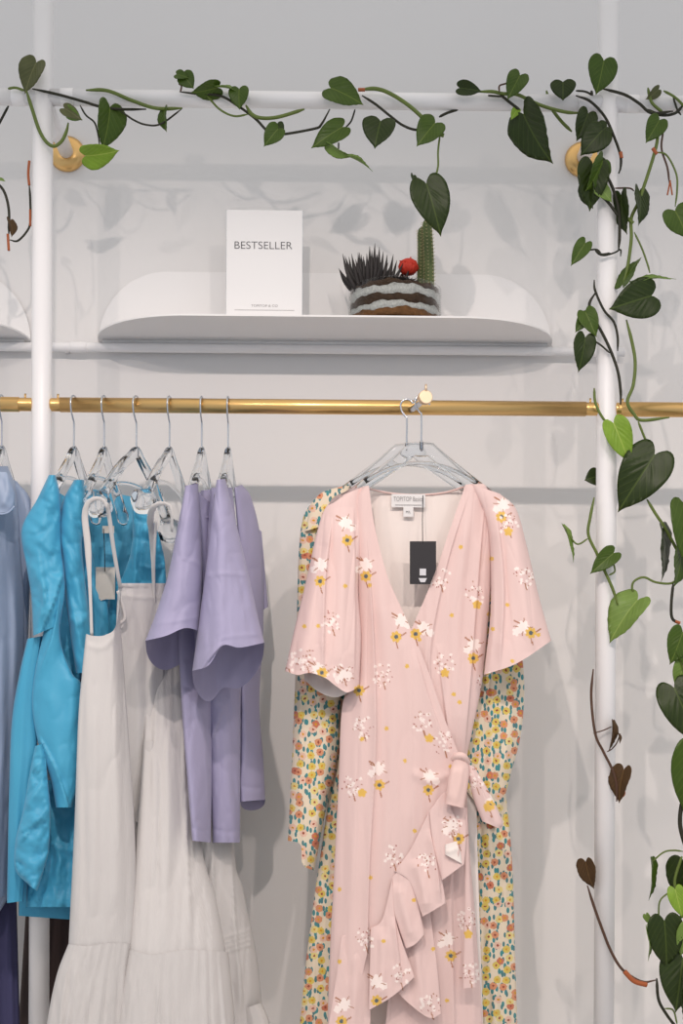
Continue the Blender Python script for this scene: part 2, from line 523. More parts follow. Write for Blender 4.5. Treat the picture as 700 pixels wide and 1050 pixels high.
def ditsy():
    m = mat('ditsy_floral_cotton', srgb(236, 222, 194), 0.8, spec=0.2, sheen=0.15)
    nt = m.node_tree; b = nt.nodes['Principled BSDF']
    N = nt.nodes.new; Lk = nt.links.new
    uv = N('ShaderNodeUVMap'); uv.uv_map = 'rest'

    def vor(scale, rnd, sx=1.0, sy=1.0, rot=0.0, off=0.0):
        mp = N('ShaderNodeMapping'); mp.inputs['Scale'].default_value = (sx, sy, 1); mp.inputs['Rotation'].default_value = (0, 0, rot)
        mp.inputs['Location'].default_value = (off, off * 0.7, 0)
        v = N('ShaderNodeTexVoronoi'); v.voronoi_dimensions = '2D'; v.inputs['Scale'].default_value = scale; v.inputs['Randomness'].default_value = rnd
        Lk(uv.outputs[0], mp.inputs[0]); Lk(mp.outputs[0], v.inputs['Vector'])
        return v

    def op(o, a, c):
        n = N('ShaderNodeMath'); n.operation = o
        for i, q in enumerate((a, c)):
            if isinstance(q, (int, float)): n.inputs[i].default_value = q
            else: Lk(q, n.inputs[i])
        return n.outputs[0]

    def mixc(fac, a, c):
        n = N('ShaderNodeMix'); n.data_type = 'RGBA'
        Lk(fac, n.inputs['Factor'])
        for key, q in (('A', a), ('B', c)):
            if isinstance(q, tuple): n.inputs[key].default_value = (*q, 1)
            else: Lk(q, n.inputs[key])
        return n.outputs['Result']
    base = srgb(222, 208, 186)
    l1 = vor(16, 1.0, 1.0, 0.5, 0.6)
    l2 = vor(17, 1.0, 1.0, 0.48, -0.7, 3.3)
    c = mixc(op('LESS_THAN', l1.outputs['Distance'], 0.24), base, srgb(72, 138, 142))
    c = mixc(op('LESS_THAN', l2.outputs['Distance'], 0.22), c, srgb(84, 128, 132))
    fl = vor(9.5, 0.75)
    wob = N('ShaderNodeTexNoise'); wob.inputs['Scale'].default_value = 55
    Lk(uv.outputs[0], wob.inputs['Vector'])
    dist = op('ADD', fl.outputs['Distance'], op('MULTIPLY', op('SUBTRACT', wob.outputs[0], 0.5), 0.30))
    sc = N('ShaderNodeSeparateColor'); Lk(fl.outputs['Color'], sc.inputs[0])
    rp = N('ShaderNodeValToRGB'); rp.color_ramp.interpolation = 'CONSTANT'
    el = rp.color_ramp.elements
    el[0].position = 0; el[0].color = (*srgb(208, 144, 110), 1)
    el[1].position = 0.30; el[1].color = (*srgb(212, 188, 98), 1)
    for ps, cc in ((0.55, (222, 186, 166)), (0.75, (222, 204, 136)), (0.90, (194, 118, 92))):
        q = el.new(ps); q.color = (*srgb(*cc), 1)
    Lk(sc.outputs[0], rp.inputs[0])
    c = mixc(op('LESS_THAN', dist, 0.36), c, rp.outputs[0])
    rp2 = N('ShaderNodeValToRGB'); rp2.color_ramp.interpolation = 'CONSTANT'
    el = rp2.color_ramp.elements
    el[0].position = 0; el[0].color = (*srgb(150, 78, 62), 1)
    el[1].position = 0.5; el[1].color = (*srgb(206, 150, 44), 1)
    Lk(sc.outputs[1], rp2.inputs[0])
    c = mixc(op('LESS_THAN', dist, 0.11), c, rp2.outputs[0])
    Lk(c, b.inputs['Base Color'])
    return m


M['ditsy'] = ditsy()


def printed():
    m = mat('pink_printed_crepe', (1, 1, 1), 0.6, spec=0.3, sheen=0.05)
    nt = m.node_tree; b = nt.nodes['Principled BSDF']
    a = nt.nodes.new('ShaderNodeAttribute'); a.attribute_name = 'print'
    nt.links.new(a.outputs['Color'], b.inputs['Base Color'])
    return m


M['print'] = printed()

PINK = np.array(srgb(224, 197, 193)); WHITE = np.array(srgb(243, 229, 224)); YEL = np.array(srgb(222, 182, 92))
GREY = np.array(srgb(92, 102, 110)); BRN = np.array(srgb(168, 118, 92)); RED = np.array(srgb(160, 92, 84))
DAISY = [  # yellow daisy x, y, white daisy dx, dy
    (356, 554, -2, -18), (328, 596, 1, -17), (375, 591, 0, -12), (368, 708, -14, -16), (406, 653, 5, -17), (426, 650, 8, -6),
    (514, 530, 2, -13), (544, 649, -8, -6), (485, 675, 1, -14), (439, 810, 1, -14), (389, 805, -1, -17), (386, 1026, 0, -20),
    (350, 1047, 3, -17), (462, 980, -3, -17), (502, 826, 6, -8), (470, 860, -6, -14), (330, 690, -4, -4)]
CLUST = [  # white speckled head x, y, yellow bloom dx, dy (or None)
    (451, 592, None), (537, 590, None), (487, 608, (2, 12)), (456, 680, (0, 10)), (433, 741, (7, 16)), (361, 806, (10, 7)),
    (392, 692, None), (437, 885, None), (403, 878, None), (374, 962, None), (441, 1030, None), (478, 942, (2, 16)), (462, 846, None),
    (481, 998, None), (340, 637, None), (295, 678, None), (314, 676, None), (352, 688, None), (372, 745, None), (500, 700, None),
    (455, 762, None), (488, 800, (12, 28)), (521, 536, (0, 9)), (410, 1000, None)]
DOTS = [(312, 642), (326, 642), (354, 601), (417, 683), (472, 561), (504, 573), (541, 550), (505, 645), (465, 712), (471, 720), (463, 631),
        (501, 630), (525, 678), (396, 747), (371, 758), (425, 852), (424, 923), (393, 965), (380, 900), (348, 912), (348, 986), (444, 973),
        (458, 1026), (379, 600), (552, 651), (462, 786), (430, 656), (520, 620), (400, 560), (415, 780)]


def pinkprint(x, y):
    c = np.tile(PINK, (len(x), 1))

    def put(mask, colr):
        c[mask] = colr

    def daisy(cx, cy, r, n, ph, petal, centre, rc):
        d = np.hypot(x - cx, y - cy)
        near = d < r * 1.2
        a = np.arctan2(y - cy, x - cx)
        put(near & (d < r * (0.74 + 0.30 * np.abs(np.cos(n * 0.5 * (a - ph))))), petal)
        if rc: put(d < rc, centre)

    def seg(x0, y0, x1, y1, w, colr):
        dx, dy = x1 - x0, y1 - y0
        t = np.clip(((x - x0) * dx + (y - y0) * dy) / (dx * dx + dy * dy + 1e-6), 0, 1)
        put(np.hypot(x - x0 - t * dx, y - y0 - t * dy) < w, colr)
    rr = random.Random(5)
    for (cx, cy, dx, dy) in DAISY:
        wx, wy = cx + dx, cy + dy
        ph = rr.random() * 3
        daisy(wx, wy, 6.9, 6, ph, WHITE, None, 0)
        daisy(wx + rr.choice((-7, 7)), wy + 5, 4.2, 5, ph, WHITE, None, 0)
        for k in range(4):
            a = ph + k * 1.6
            seg(wx + 5 * math.cos(a), wy + 5 * math.sin(a), wx + 10 * math.cos(a), wy + 9 * math.sin(a), 0.45, BRN)
        seg(wx - 9, wy - 7, wx - 4, wy - 4, 0.8, BRN)
        seg(cx, cy + 5, cx + 2, cy + 12, 0.6, BRN)
        seg(cx + 5, cy - 1, cx + 10, cy - 4, 0.7, BRN)
        daisy(cx, cy, 5.8, 7, ph, YEL, None, 0)
        put(np.hypot(x - cx, y - cy) < 2.1, GREY)
    for (cx, cy, yo) in CLUST:
        d = np.hypot((x - cx) / 8.5, (y - cy) / 10)
        for k in range(15):
            a, q = rr.random() * 6.28, rr.random() ** 0.6 * 11
            daisy(cx + q * math.cos(a), cy + q * 1.1 * math.sin(a), 1.7, 5, a, WHITE, None, 0)
        for k in range(16):
            a, q = rr.random() * 6.28, rr.random() ** 0.6 * 11
            put(np.hypot(x - cx - q * math.cos(a), y - cy - q * 1.1 * math.sin(a)) < 0.7, RED if k % 2 else BRN)
        seg(cx + 1, cy + 8, cx + 3, cy + 15, 0.6, BRN)
        if yo:
            daisy(cx + yo[0], cy + yo[1], 4.6, 5, 1, YEL, None, 0)
    for (cx, cy) in DOTS:
        daisy(cx, cy, 2.3, 5, 0.5, YEL, None, 0)
    return np.concatenate([c, np.ones((len(x), 1))], 1)


# ------------------------------------------------------------------ the setting
WALL_Y = 0.30
o = mk('wall_back', *box((0, WALL_Y + 0.06, 1.6), (5.0, 0.12, 3.2)), M['wall'], smooth=False); tag(o, kind='structure')
o = mk('floor', *box((0, -1.6, -0.03), (5.0, 3.92, 0.06)), M['floor'], smooth=False); tag(o, kind='structure')

# ------------------------------------------------------------------ display rack
XL = float(P(42, 560, 0)[0]); XR = float(P(621, 560, 0)[0])
ZT = float(P(332, 103, 0)[2]); ZB = float(P(327, 417.2, 0)[2])
rack = thing('display_rack', (0, 0, 0), 'white tubular wall rack with two uprights, a top bar and a brass clothes rail', 'clothes rack')
for X in (XL, XR):
    mk('upright', *join([tube([(X, 0, 0.012), (X, 0, 3.1)], 0.0218, n=2, seg=40, smooth=False), lathe([(0.045, 0), (0.045, 0.010), (0.024, 0.014)], (X, 0, 0), 40)]), M['white_steel'], rack)
ends = (-1.5, XL, XR, 1.5)
for a, b in ((ends[0], XL), (XL, XR), (XR, ends[3])):
    mk('top_bar', *tube([(a, 0, ZT), (b, 0, ZT)], 0.0175, n=2, seg=32, smooth=False), M['white_steel'], rack)
for X in (XL - 0.052, XL + 0.052, XR - 0.052, XR + 0.052):
    mk('bar_sleeve', *lathe([(0.0178, -0.014), (0.0188, -0.013), (0.0188, 0.013), (0.0178, 0.014)], (X, 0, ZT), 32, 'x'), M['white_steel'], rack)
for X in (XL, XR):
    br = mk('wall_bracket', *tube([(X, 0.0, ZT), (X, WALL_Y, ZT)], 0.0165, n=2, seg=32, smooth=False), M['white_steel'], rack)
    mk('flange', *lathe([(0.017, 0.0), (0.040, 0.0), (0.042, 0.004), (0.040, 0.012), (0.030, 0.019), (0.018, 0.021)], (X, WALL_Y, ZT), 48, 'y'), M['brass'], br, label='brass wall flange')
for a, b in ((ends[0], XL - 0.048), (XL + 0.040, XR - 0.045), (XR + 0.030, ends[3])):
    mk('clothes_rail', *tube([(a, 0, ZB), (b, 0, ZB)], 0.0158, n=2, seg=32, smooth=False), M['brass'], rack, label='brass hanging rail')
for s, X in ((-1, XL), (1, XL), (-1, XR), (1, XR)):
    c = X + s * 0.035
    sk = mk('rail_socket', *lathe([(0.0138, -0.016), (0.0142, -0.014), (0.0142, 0.014), (0.0138, 0.016)], (c, 0, ZB), 28, 'x'), M['brass'], rack, label='brass rail socket')
    mk('set_screw', *tube([(c, 0, ZB + 0.010), (c, 0, ZB + 0.023)], 0.0022, n=2, seg=10, smooth=False), M['brass'], sk)
# face-out hook that carries the pink dress
pa = P(421, 420, -0.005); pb = P(436.5, 407, -0.105)
ho = mk('faceout_hook', *join([tube([tuple(pa), tuple(pb)], 0.0085, n=6, seg=20, smooth=True)]), M['chrome'], rack, label='chrome face-out hook')
kd = (pb - pa) / np.linalg.norm(pb - pa)
mk('hook_knob', *tube([tuple(pb + kd * q_) for q_ in (-0.012, -0.0105, 0.0, 0.0012, 0.0016, 0.00165)], [0.0125, 0.0148, 0.0148, 0.0140, 0.0132, 0.001], n=6, seg=40, smooth=False), M['brass_pale'], ho, label='brass end knob', smooth=False)
mk('knob_pin', *tube([tuple(pb + np.array([0, 0, 0.012])), tuple(pb + np.array([0, 0, 0.026]))], 0.0024, n=2, seg=10, smooth=False), M['brass_pale'], ho)

# rail at the wall that carries the shelves
ZR = float(P(327, 358, 0.27)[2])
wr = thing('shelf_rail', (0, 0.27, ZR), 'slim white horizontal tube along the wall carrying the curved shelves', 'rail')
mk('tube', *tube([(-1.5, 0.272, ZR), (float(P(640, 358, 0.272)[0]), 0.272, ZR)], 0.0105, n=2, seg=24, smooth=False), M['white_steel'], wr)
for X in (float(P(67, 358, 0.27)[0]), float(P(601, 358, 0.27)[0])):
    mk('wall_peg', *tube([(X, 0.272, ZR), (X, WALL_Y, ZR)], 0.009, n=2, seg=16, smooth=False), M['white_steel'], wr)
    mk('joint_collar', *lathe([(0.0108, -0.02), (0.0122, -0.018), (0.0122, 0.018), (0.0108, 0.02)], (X + 0.03, 0.272, ZR), 24, 'x'), M['white_steel'], wr)


# curved sheet-metal shelves
def shelf(x0, x1, label):
    zs = float(P(327, 352, 0.292)[2])
    yb, yf = 0.292, 0.082
    t = 0.004
    root = thing('curved_shelf', ((x0 + x1) / 2, yb, zs), label, 'shelf', None)
    a = 0.225; b = yb - yf
    n = 26
    th = np.linspace(0, PI / 2, n)
    out = []
    e_ = 2.0
    for q in th:
        out.append((x0 + a - a * math.cos(q) ** (2 / e_), yb - b * math.sin(q) ** (2 / e_)))
    for q in th[::-1]:
        out.append((x1 - a + a * math.cos(q) ** (2 / e_), yb - b * math.sin(q) ** (2 / e_)))
    out = np.array(out)
    N = len(out)
    V = np.vstack([np.c_[out, np.full(N, zs)], np.c_[out, np.full(N, zs + t)]])
    F = [list(range(N)), list(range(N, 2 * N))[::-1]] + [[i, i + N, (i + 1) % N + N, (i + 1) % N] for i in range(N)]
    mk('deck', V, F, M['shelf'], root, smooth=False)
    # rolled lip under the back edge
    mk('back_fold', *tube([(x0 + 0.012, yb - 0.012, zs - 0.004), (x1 - 0.012, yb - 0.012, zs - 0.004)], 0.0055, n=2, seg=14, smooth=False), M['shelf'], root)
    h = float(P(327, 280, yb)[2]) - zs
    a2 = 0.16
    out = []
    for q in th:
        out.append((x0 + a2 - a2 * math.cos(q), zs + h * math.sin(q)))
    for q in th[::-1]:
        out.append((x1 - a2 + a2 * math.cos(q), zs + h * math.sin(q)))
    out = np.array(out)
    V = np.vstack([np.c_[out[:, 0], np.full(N, yb), out[:, 1]], np.c_[out[:, 0], np.full(N, yb + t), out[:, 1]]])
    mk('back_panel', V, F, M['shelf'], root, smooth=False)
    return zs + t


xs0 = float(P(101, 352, 0.29)[0]); xs1 = float(P(565, 352, 0.29)[0])
ZS = shelf(xs0, xs1, 'white metal shelf with rounded corners carrying the sign and the planter')
xe = float(P(31, 352, 0.29)[0])
shelf(xe - (xs1 - xs0), xe, 'white rounded shelf cut off by the left edge of the photo')

# ------------------------------------------------------------------ sign on the shelf
ys = 0.150
zs0 = ZS
c0 = P(232, 324, ys); c1 = P(310, 216, ys)
W_ = c1[0] - c0[0]; H_ = c1[2] - zs0
cx = (c0[0] + c1[0]) / 2
sign = thing('bestseller_sign', (cx, ys, zs0), 'white upright card sign reading BESTSELLER standing on the shelf', 'sign')
mk('card', *box((cx, ys, zs0 + H_ / 2 + 0.001), (W_, 0.0016, H_ - 0.002)), M['paper'], sign, smooth=False)
mk('holder', *join([box((cx, ys + 0.005, zs0 + H_ / 2), (W_ + 0.004, 0.003, H_ + 0.001)), box((cx, ys + 0.022, zs0 + 0.0015), (W_, 0.036, 0.003))]), M['acrylic'], sign, smooth=False, label='clear acrylic holder')
q = P(270, 251.5, ys - 0.0015)
text_mesh('BESTSELLER', 'lettering', sign, M['ink'], q, width=float(P(299.5, 251, ys)[0] - P(240.5, 251, ys)[0]), height=0.0165, label='grey capital lettering', thin=-0.011)
text_mesh('TOPITOP & CO', 'small_lettering', sign, M['ink_pale'], P(271, 313.5, ys - 0.0015), width=0.060, height=0.0052)
text_mesh('______________________', 'underline', sign, M['ink_pale'], P(271, 318, ys - 0.0015), width=0.135, height=0.0009)

# ------------------------------------------------------------------ glass planter
yp = 0.195
q0 = P(355.5, 324, yp); q1 = P(453.5, 324, yp)
pcx = float((q0[0] + q1[0]) / 2); pr = float((q1[0] - q0[0]) / 2) - 0.002
ph = float(P(404, 283, yp - pr)[2]) - ZS
planter = thing('cactus_planter', (pcx, yp, ZS), 'round glass bowl of layered gravel planted with spiky succulents and cacti', 'planter')
pr = min(pr, 0.106)
prof = [(0.0, 0.0), (pr - 0.004, 0.0), (pr, 0.004), (pr, ph), (pr - 0.0012, ph + 0.001), (pr - 0.0028, ph), (pr - 0.0028, 0.007), (0.0, 0.006)]
a = np.linspace(0, 2 * PI, 64, endpoint=False)
V = np.concatenate([np.stack([r * np.cos(a) + pcx, r * np.sin(a) + yp, np.full(64, h + ZS + 0.0005)], -1) for r, h in prof])
mk('glass_bowl', V, gridfaces(len(prof), 64, True), M['glass'], planter, label='clear glass bowl')
soil_mats = {
    'tan': mat('brown_bark', srgb(150, 104, 62), 0.9, bump=(160, 0.8), var=(90, srgb(84, 56, 36))),
    'white': mat('white_gravel', srgb(240, 240, 236), 0.9, bump=(220, 1.0), var=(210, srgb(150, 150, 150))),
    'dark': mat('dark_soil', srgb(86, 66, 50), 0.95, bump=(180, 0.8), var=(80, srgb(50, 38, 32)))}


def layer(z0, z1, mt, name, k):
    r = pr - 0.0045
    n = 96
    a = np.linspace(0, 2 * PI, n, endpoint=False)
    def wav(z, kk):
        return z + 0.0022 * np.sin(5 * a + kk * 2.1) + 0.0018 * np.sin(13 * a + kk) + 0.001 * np.sin(29 * a + kk * 3)
    lo = wav(z0, k) if z0 > 0.009 else np.full(n, 0.0078)
    hi = wav(z1, k + 1)
    V = [np.stack([np.cos(a) * 0, np.sin(a) * 0, np.full(n, lo.mean())], -1)]
    V.append(np.stack([r * np.cos(a), r * np.sin(a), lo], -1)); V.append(np.stack([r * np.cos(a), r * np.sin(a), hi], -1))
    for f_ in (0.8, 0.5, 0.2, 0.0):
        V.append(np.stack([r * f_ * np.cos(a), r * f_ * np.sin(a), z1 + 0.002 * np.sin(a * 7 + f_ * 20) * f_], -1))
    V = np.concatenate(V) + np.array([pcx, yp, ZS])
    mk(name, V, gridfaces(7, n, True), soil_mats[mt], planter)


H = ph
layer(0.0, H * 0.26, 'tan', 'bark_layer', 0)
layer(H * 0.262, H * 0.42, 'white', 'gravel_layer', 1)
layer(H * 0.422, H * 0.62, 'dark', 'soil_layer', 2)
layer(H * 0.622, H * 0.84, 'white', 'gravel_layer', 3)
layer(H * 0.842, H * 0.95, 'dark', 'soil_layer', 4)

M['aloe'] = mat('dark_succulent', srgb(52, 46, 44), 0.55, var=(60, srgb(36, 32, 33)))
M['red_cactus'] = mat('red_cactus_flesh', srgb(206, 58, 40), 0.6, bump=(120, 0.5))
M['green_cactus'] = mat('green_cactus_flesh', srgb(92, 106, 58), 0.6, var=(50, srgb(70, 84, 46)))
M['spine'] = mat('pale_spines', srgb(196, 184, 140), 0.6)


def blade(base, tip, w, curl=0.15, seg=8):
    base, tip = np.asarray(base, float), np.asarray(tip, float)
    d = tip - base
    L = np.linalg.norm(d)
    mid = base + d * 0.5 + np.array([d[0], d[1], 0]) * curl
    return tube([base, mid, tip], [w * 0.8, w, w * 0.8, w * 0.45, w * 0.04], n=9, seg=6, flat=(1, 0.55))


zt = ZS + H * 0.93
parts = []
c = P(379, 290, yp - 0.03)
for i in range(46):
    t = i / 46
    az = i * 2.399
    lean = 0.15 + 0.95 * (i % 9) / 9
    L = 0.062 + 0.035 * random.random() + 0.012 * (1 - lean)
    bx = c[0] + 0.028 * math.cos(az) * random.random() + 0.01 * math.cos(az); by = c[1] + 0.02 * math.sin(az)
    tp = (bx + math.cos(az) * lean * 0.052, by + math.sin(az) * lean * 0.035, zt + L * (1 - 0.30 * lean))
    parts.append(blade((bx, by, zt - 0.008), tp, 0.0062))
mk('spiky_succulent', *join(parts), M['aloe'], planter, label='dark grey-brown spiky aloe')
# small dark cactus with a red grafted head
c = P(414, 290, yp - 0.055)
parts = []
for i in range(60):
    az = i * 2.399; el_ = 0.15 + 1.2 * ((i * 0.618) % 1)
    d = np.array([math.cos(az) * math.cos(el_), 0.8 * math.sin(az) * math.cos(el_), math.sin(el_)])
    b0 = np.array([c[0], c[1], zt]) + d * 0.012
    parts.append(blade(b0, b0 + d * (0.018 + 0.012 * random.random()), 0.0032, 0.0))
dk = mk('dark_cactus', *join(parts), M['aloe'], planter, label='low dark spiny cactus')
c = P(418.5, 274, yp - 0.035)
prof = [(0.0005, -0.018), (0.011, -0.016), (0.0185, -0.007), (0.020, 0.002), (0.0165, 0.012), (0.009, 0.0175), (0.0005, 0.019)]
Vr, Fr = lathe(prof, (0, 0, 0), 48)
ang = np.arctan2(Vr[:, 1], Vr[:, 0]); f_ = 1 + 0.16 * np.abs(np.cos(ang * 7))
Vr[:, 0] *= f_; Vr[:, 1] *= f_
pp = [(Vr + c, Fr)]
for i in range(36):
    az = i * 2.399; el_ = -0.2 + 1.6 * ((i * 0.618) % 1)
    d = np.array([math.cos(az) * math.cos(el_), math.sin(az) * math.cos(el_), math.sin(el_)])
    pp.append(blade(c + d * 0.017, c + d * 0.026, 0.0014, 0))
mk('red_cactus', *join(pp), M['red_cactus'], planter, label='bright red round cactus head')


def column_cactus(px, pyt, yy, r, bend, label):
    b0 = P(px, 290, yy); b0[2] = zt - 0.01
    tp = P(px + bend, pyt, yy)
    n, sg = 22, 40
    path = smoothpath([b0, (b0 + tp) / 2 + np.array([0.002, 0, 0]), tp], n)
    V = []
    ang = np.linspace(0, 2 * PI, sg, endpoint=False)
    for i in range(n):
        t = i / (n - 1)
        rr_ = r * (1 if t < 0.85 else math.sqrt(max(0.0, 1 - ((t - 0.85) / 0.15) ** 2)) + 0.02)
        q = rr_ * (0.80 + 0.20 * np.abs(np.cos(ang * 3.5)))
        V.append(np.stack([path[i, 0] + q * np.cos(ang), path[i, 1] + q * np.sin(ang), np.full(sg, path[i, 2])], -1))
    ob = mk('column_cactus', np.concatenate(V), gridfaces(n, sg, True) + [list(range((n - 1) * sg, n * sg))], M['green_cactus'], planter, label=label)
    sp = []
    for i in range(1, n - 2):
        for k in range(7):
            a_ = 2 * PI * k / 7
            d = np.array([math.cos(a_), math.sin(a_), 0.25])
            b_ = path[i] + d * r * 0.97
            for sx in (-0.6, 0.6):
                e2 = np.array([-math.sin(a_) * sx, math.cos(a_) * sx, 0.3])
                sp.append(blade(b_, b_ + (d + e2) * 0.0042, 0.0006, 0, 4))
    mk('spines', *join(sp), M['spine'], ob)


column_cactus(431, 232, yp - 0.03, 0.0098, 1, 'shorter green column cactus')
column_cactus(440, 224, yp - 0.045, 0.0112, -3, 'taller green column cactus')


# ------------------------------------------------------------------ hangers
def hanger(px, py, a_deg, label, group, half=0.200, drop=0.150, Y0=0.0, endr=0.012, hookr=0.0195, shank=0.105, tint=None, rail_r=0.0158, plate=False, pw=1.18):
    c = P(px, py, Y0)
    if not plate:
        c = np.array([c[0], 0.0, ZB]) if Y0 == 0 else c
    r = thing('clothes_hanger', c, label, 'clothes hanger', group)
    r.rotation_euler = (0, 0, math.radians(a_deg))
    # local x runs along the arms (negative = near end), z up
    n = 41
    x = np.linspace(-half, half, n)
    ax = np.abs(x) / half
    z = -shank - 0.004 - drop * ax ** pw + 0.010 * np.exp(-(x / 0.02) ** 2)
    sm_ = np.clip((ax - 0.80) / 0.14, 0, 1); sm_ = sm_ * sm_ * (3 - 2 * sm_)
    if plate:
        z = -shank - 0.002 - drop * np.clip((ax - 0.10) / 0.90, 0, 1) ** 0.92
    wy = 0.0065 + 0.006 * ax + (endr - 0.011) * sm_
    hz = (0.0155 if plate else 0.0115) - (0.006 if plate else 0.003) * ax + (endr - 0.006) * sm_
    sg = 20
    t = np.linspace(0, 2 * PI, sg, endpoint=False)
    V = []
    tz = np.gradient(z, x)
    for i in range(n):
        cap = (0.5, 0.85)[min(i, n - 1 - i)] if min(i, n - 1 - i) < 2 else 1.0
        nrm = np.array([-tz[i], 0, 1]) / math.hypot(tz[i], 1)
        cs = np.sign(np.cos(t)) * np.abs(np.cos(t)) ** 0.6 * wy[i] * cap
        sn = np.sign(np.sin(t)) * np.abs(np.sin(t)) ** 0.6 * hz[i] * cap
        V.append(np.array([x[i], 0, z[i]]) + np.stack([sn * nrm[0], cs, sn * nrm[2]], -1))
    F = gridfaces(n, sg, True) + [list(range(sg))[::-1], list(range((n - 1) * sg, n * sg))]
    mk('arms', np.concatenate(V), F, M['acrylic'], r, local=True)
    # lower brace
    xb = np.linspace(-half * 0.62, half * 0.62, 15)
    zb = -shank - 0.004 - drop * 0.62 ** 1.18 * 0.96 + (0.042 if plate else 0.018) * (1 - (xb / (half * 0.62)) ** 2)
    mk('brace', *tube(np.stack([xb, 0 * xb, zb], -1), 0.0042, n=15, seg=10), M['acrylic'], r, local=True)
    R_ = hookr
    pts = [(0.006 + R_ * 0.9, 0, -0.006)]
    for k in range(11):
        aa = math.radians(-5 + k * 20)
        pts.append((R_ * math.cos(aa), 0, R_ * math.sin(aa)))
    pts += [(-R_ * 0.80, 0, -R_ * 0.85), (-R_ * 0.25, 0, -R_ * 1.65), (0, 0, -R_ * 2.1), (0, 0, -shank * 0.8), (0, 0, -shank - 0.006)]
    mk('hook', *tube(pts, 0.0019, n=70, seg=10), M['chrome'], r, local=True, label='chrome wire hook')
    mk('ferrule', *lathe([(0.0028, -0.012), (0.0036, -0.010), (0.0036, 0.006), (0.0026, 0.008)], (0, 0, -shank + 0.008), 14), M['chrome'], r, local=True)
    return r


G_H = 'clear hangers on the left rail'
hanger(2, 417, 84, 'clear hanger at the left edge carrying the pale blue satin dress', G_H, half=0.135, drop=0.125)
hanger(76, 417, 77, 'clear hanger nearest the left upright, under the first bright blue dress', G_H, half=0.135, drop=0.125)
hanger(107, 417, 79, 'clear hanger under the second bright blue dress', G_H, half=0.135, drop=0.125)
hanger(140, 417, 73, 'clear hanger with a wide arched top carrying the front white strap dress', G_H, endr=0.030, pw=1.5)
hanger(174, 417, 80, 'clear hanger carrying the white strap dress beside the lilac top', G_H, endr=0.028, drop=0.143, pw=1.4)
hanger(207, 417, 84, 'clear hanger in the shoulders of the left lilac top', G_H, half=0.135, drop=0.125)
hanger(234, 417, 86, 'clear hanger in the shoulders of the right lilac top', G_H, half=0.135, drop=0.125)
hanger(432, 412, 3, 'clear hanger on the face-out hook holding the pink floral dress', 'clear hangers on the face-out hook', Y0=-0.085, hookr=0.0135, shank=0.098, half=0.19, drop=0.125, plate=True)
hanger(417, 416, -4, 'clear hanger on the face-out hook behind, holding the yellow floral dress', 'clear hangers on the face-out hook', Y0=-0.040, hookr=0.0135, shank=0.094, half=0.19, drop=0.125, plate=True)

# ------------------------------------------------------------------ far left garments
st = thing('satin_dress', P(8, 900, -0.05), 'pale periwinkle satin dress hanging at the left edge of the rail', 'dress')
cloth('bodice', M['satin'], st, [(-26, 478), (8, 478)], [(-40, 930), (9, 918)], [(-26, 478), (-40, 600), (-40, 930)], [(8, 478), (17, 505), (21, 560), (25, 640), (20, 760), (9, 918)],
      (-0.08, -0.06), (0.03, 0.06), skew=0.10, noise=(0.003, 7, 90), folds=[([(-2, 545), (2, 700), (-4, 900)], 12, 7), ([(14, 560), (16, 700), (6, 900)], 10, 5)], crease=(0.005, 9, 110, 0.02), seed=5)
cloth('neck_tie', M['satin'], st, [(-8, 484), (8, 484)], [(-12, 527), (14, 524)], [(-8, 484), (-12, 527)], [(8, 484), (15, 505), (14, 524)], (-0.13, -0.135), (0.01, 0.012), noise=(0.002, 5, 9),
      folds=[([(6, 486), (8, 505), (0, 522)], 7, 3), ([(-2, 490), (3, 512), (12, 522)], 6, 3)], seed=9)
mk('piping', *tube(P([-6, 2, 9, 15], [526, 527, 525, 519], -0.150), 0.0022, n=16), M['satin'], st)
cloth('sleeve', M['satin'], st, [(10, 490), (18, 494)], [(16, 700), (27, 700)], [(10, 490), (16, 560), (16, 700)], [(18, 494), (33, 520), (31, 600), (27, 700)], (0.02, 0.03), (0.02, 0.03), noise=(0.003, 6, 60), seed=2)
cloth('skirt', M['satin'], st, [(-40, 900), (9, 890)], [(-40, 952), (-12, 952)], [(-40, 900), (-40, 952)], [(9, 890), (9, 918), (-12, 952)], (-0.02, -0.02), (0.03, 0.03), noise=(0.003, 9, 40), seed=4)
nd = thing('navy_dress', P(5, 1050, 0.10), 'long dark navy dress hanging behind the pale satin dress', 'dress')
cloth('body', M['navy_cloth'], nd, [(-22, 520), (0, 520)], [(-40, 1120), (22, 1120)], [(-22, 520), (-45, 700), (-40, 1120)], [(0, 520), (10, 700), (18, 960), (22, 1120)], (0.06, 0.06), (0.03, 0.05), pleat=(6, 0.002, 0.006), seed=6)
bd = thing('brown_dress', P(52, 1050, 0.16), 'dark brown long garment glimpsed beneath the bright blue dresses', 'dress')
cloth('body', M['brown_cloth'], bd, [(70, 540), (92, 540)], [(14, 1120), (78, 1120)], [(70, 540), (40, 700), (26, 940), (14, 1120)], [(92, 540), (100, 700), (84, 940), (78, 1120)], (0.19, 0.16), (0.025, 0.04), pleat=(5, 0.002, 0.006), seed=8)

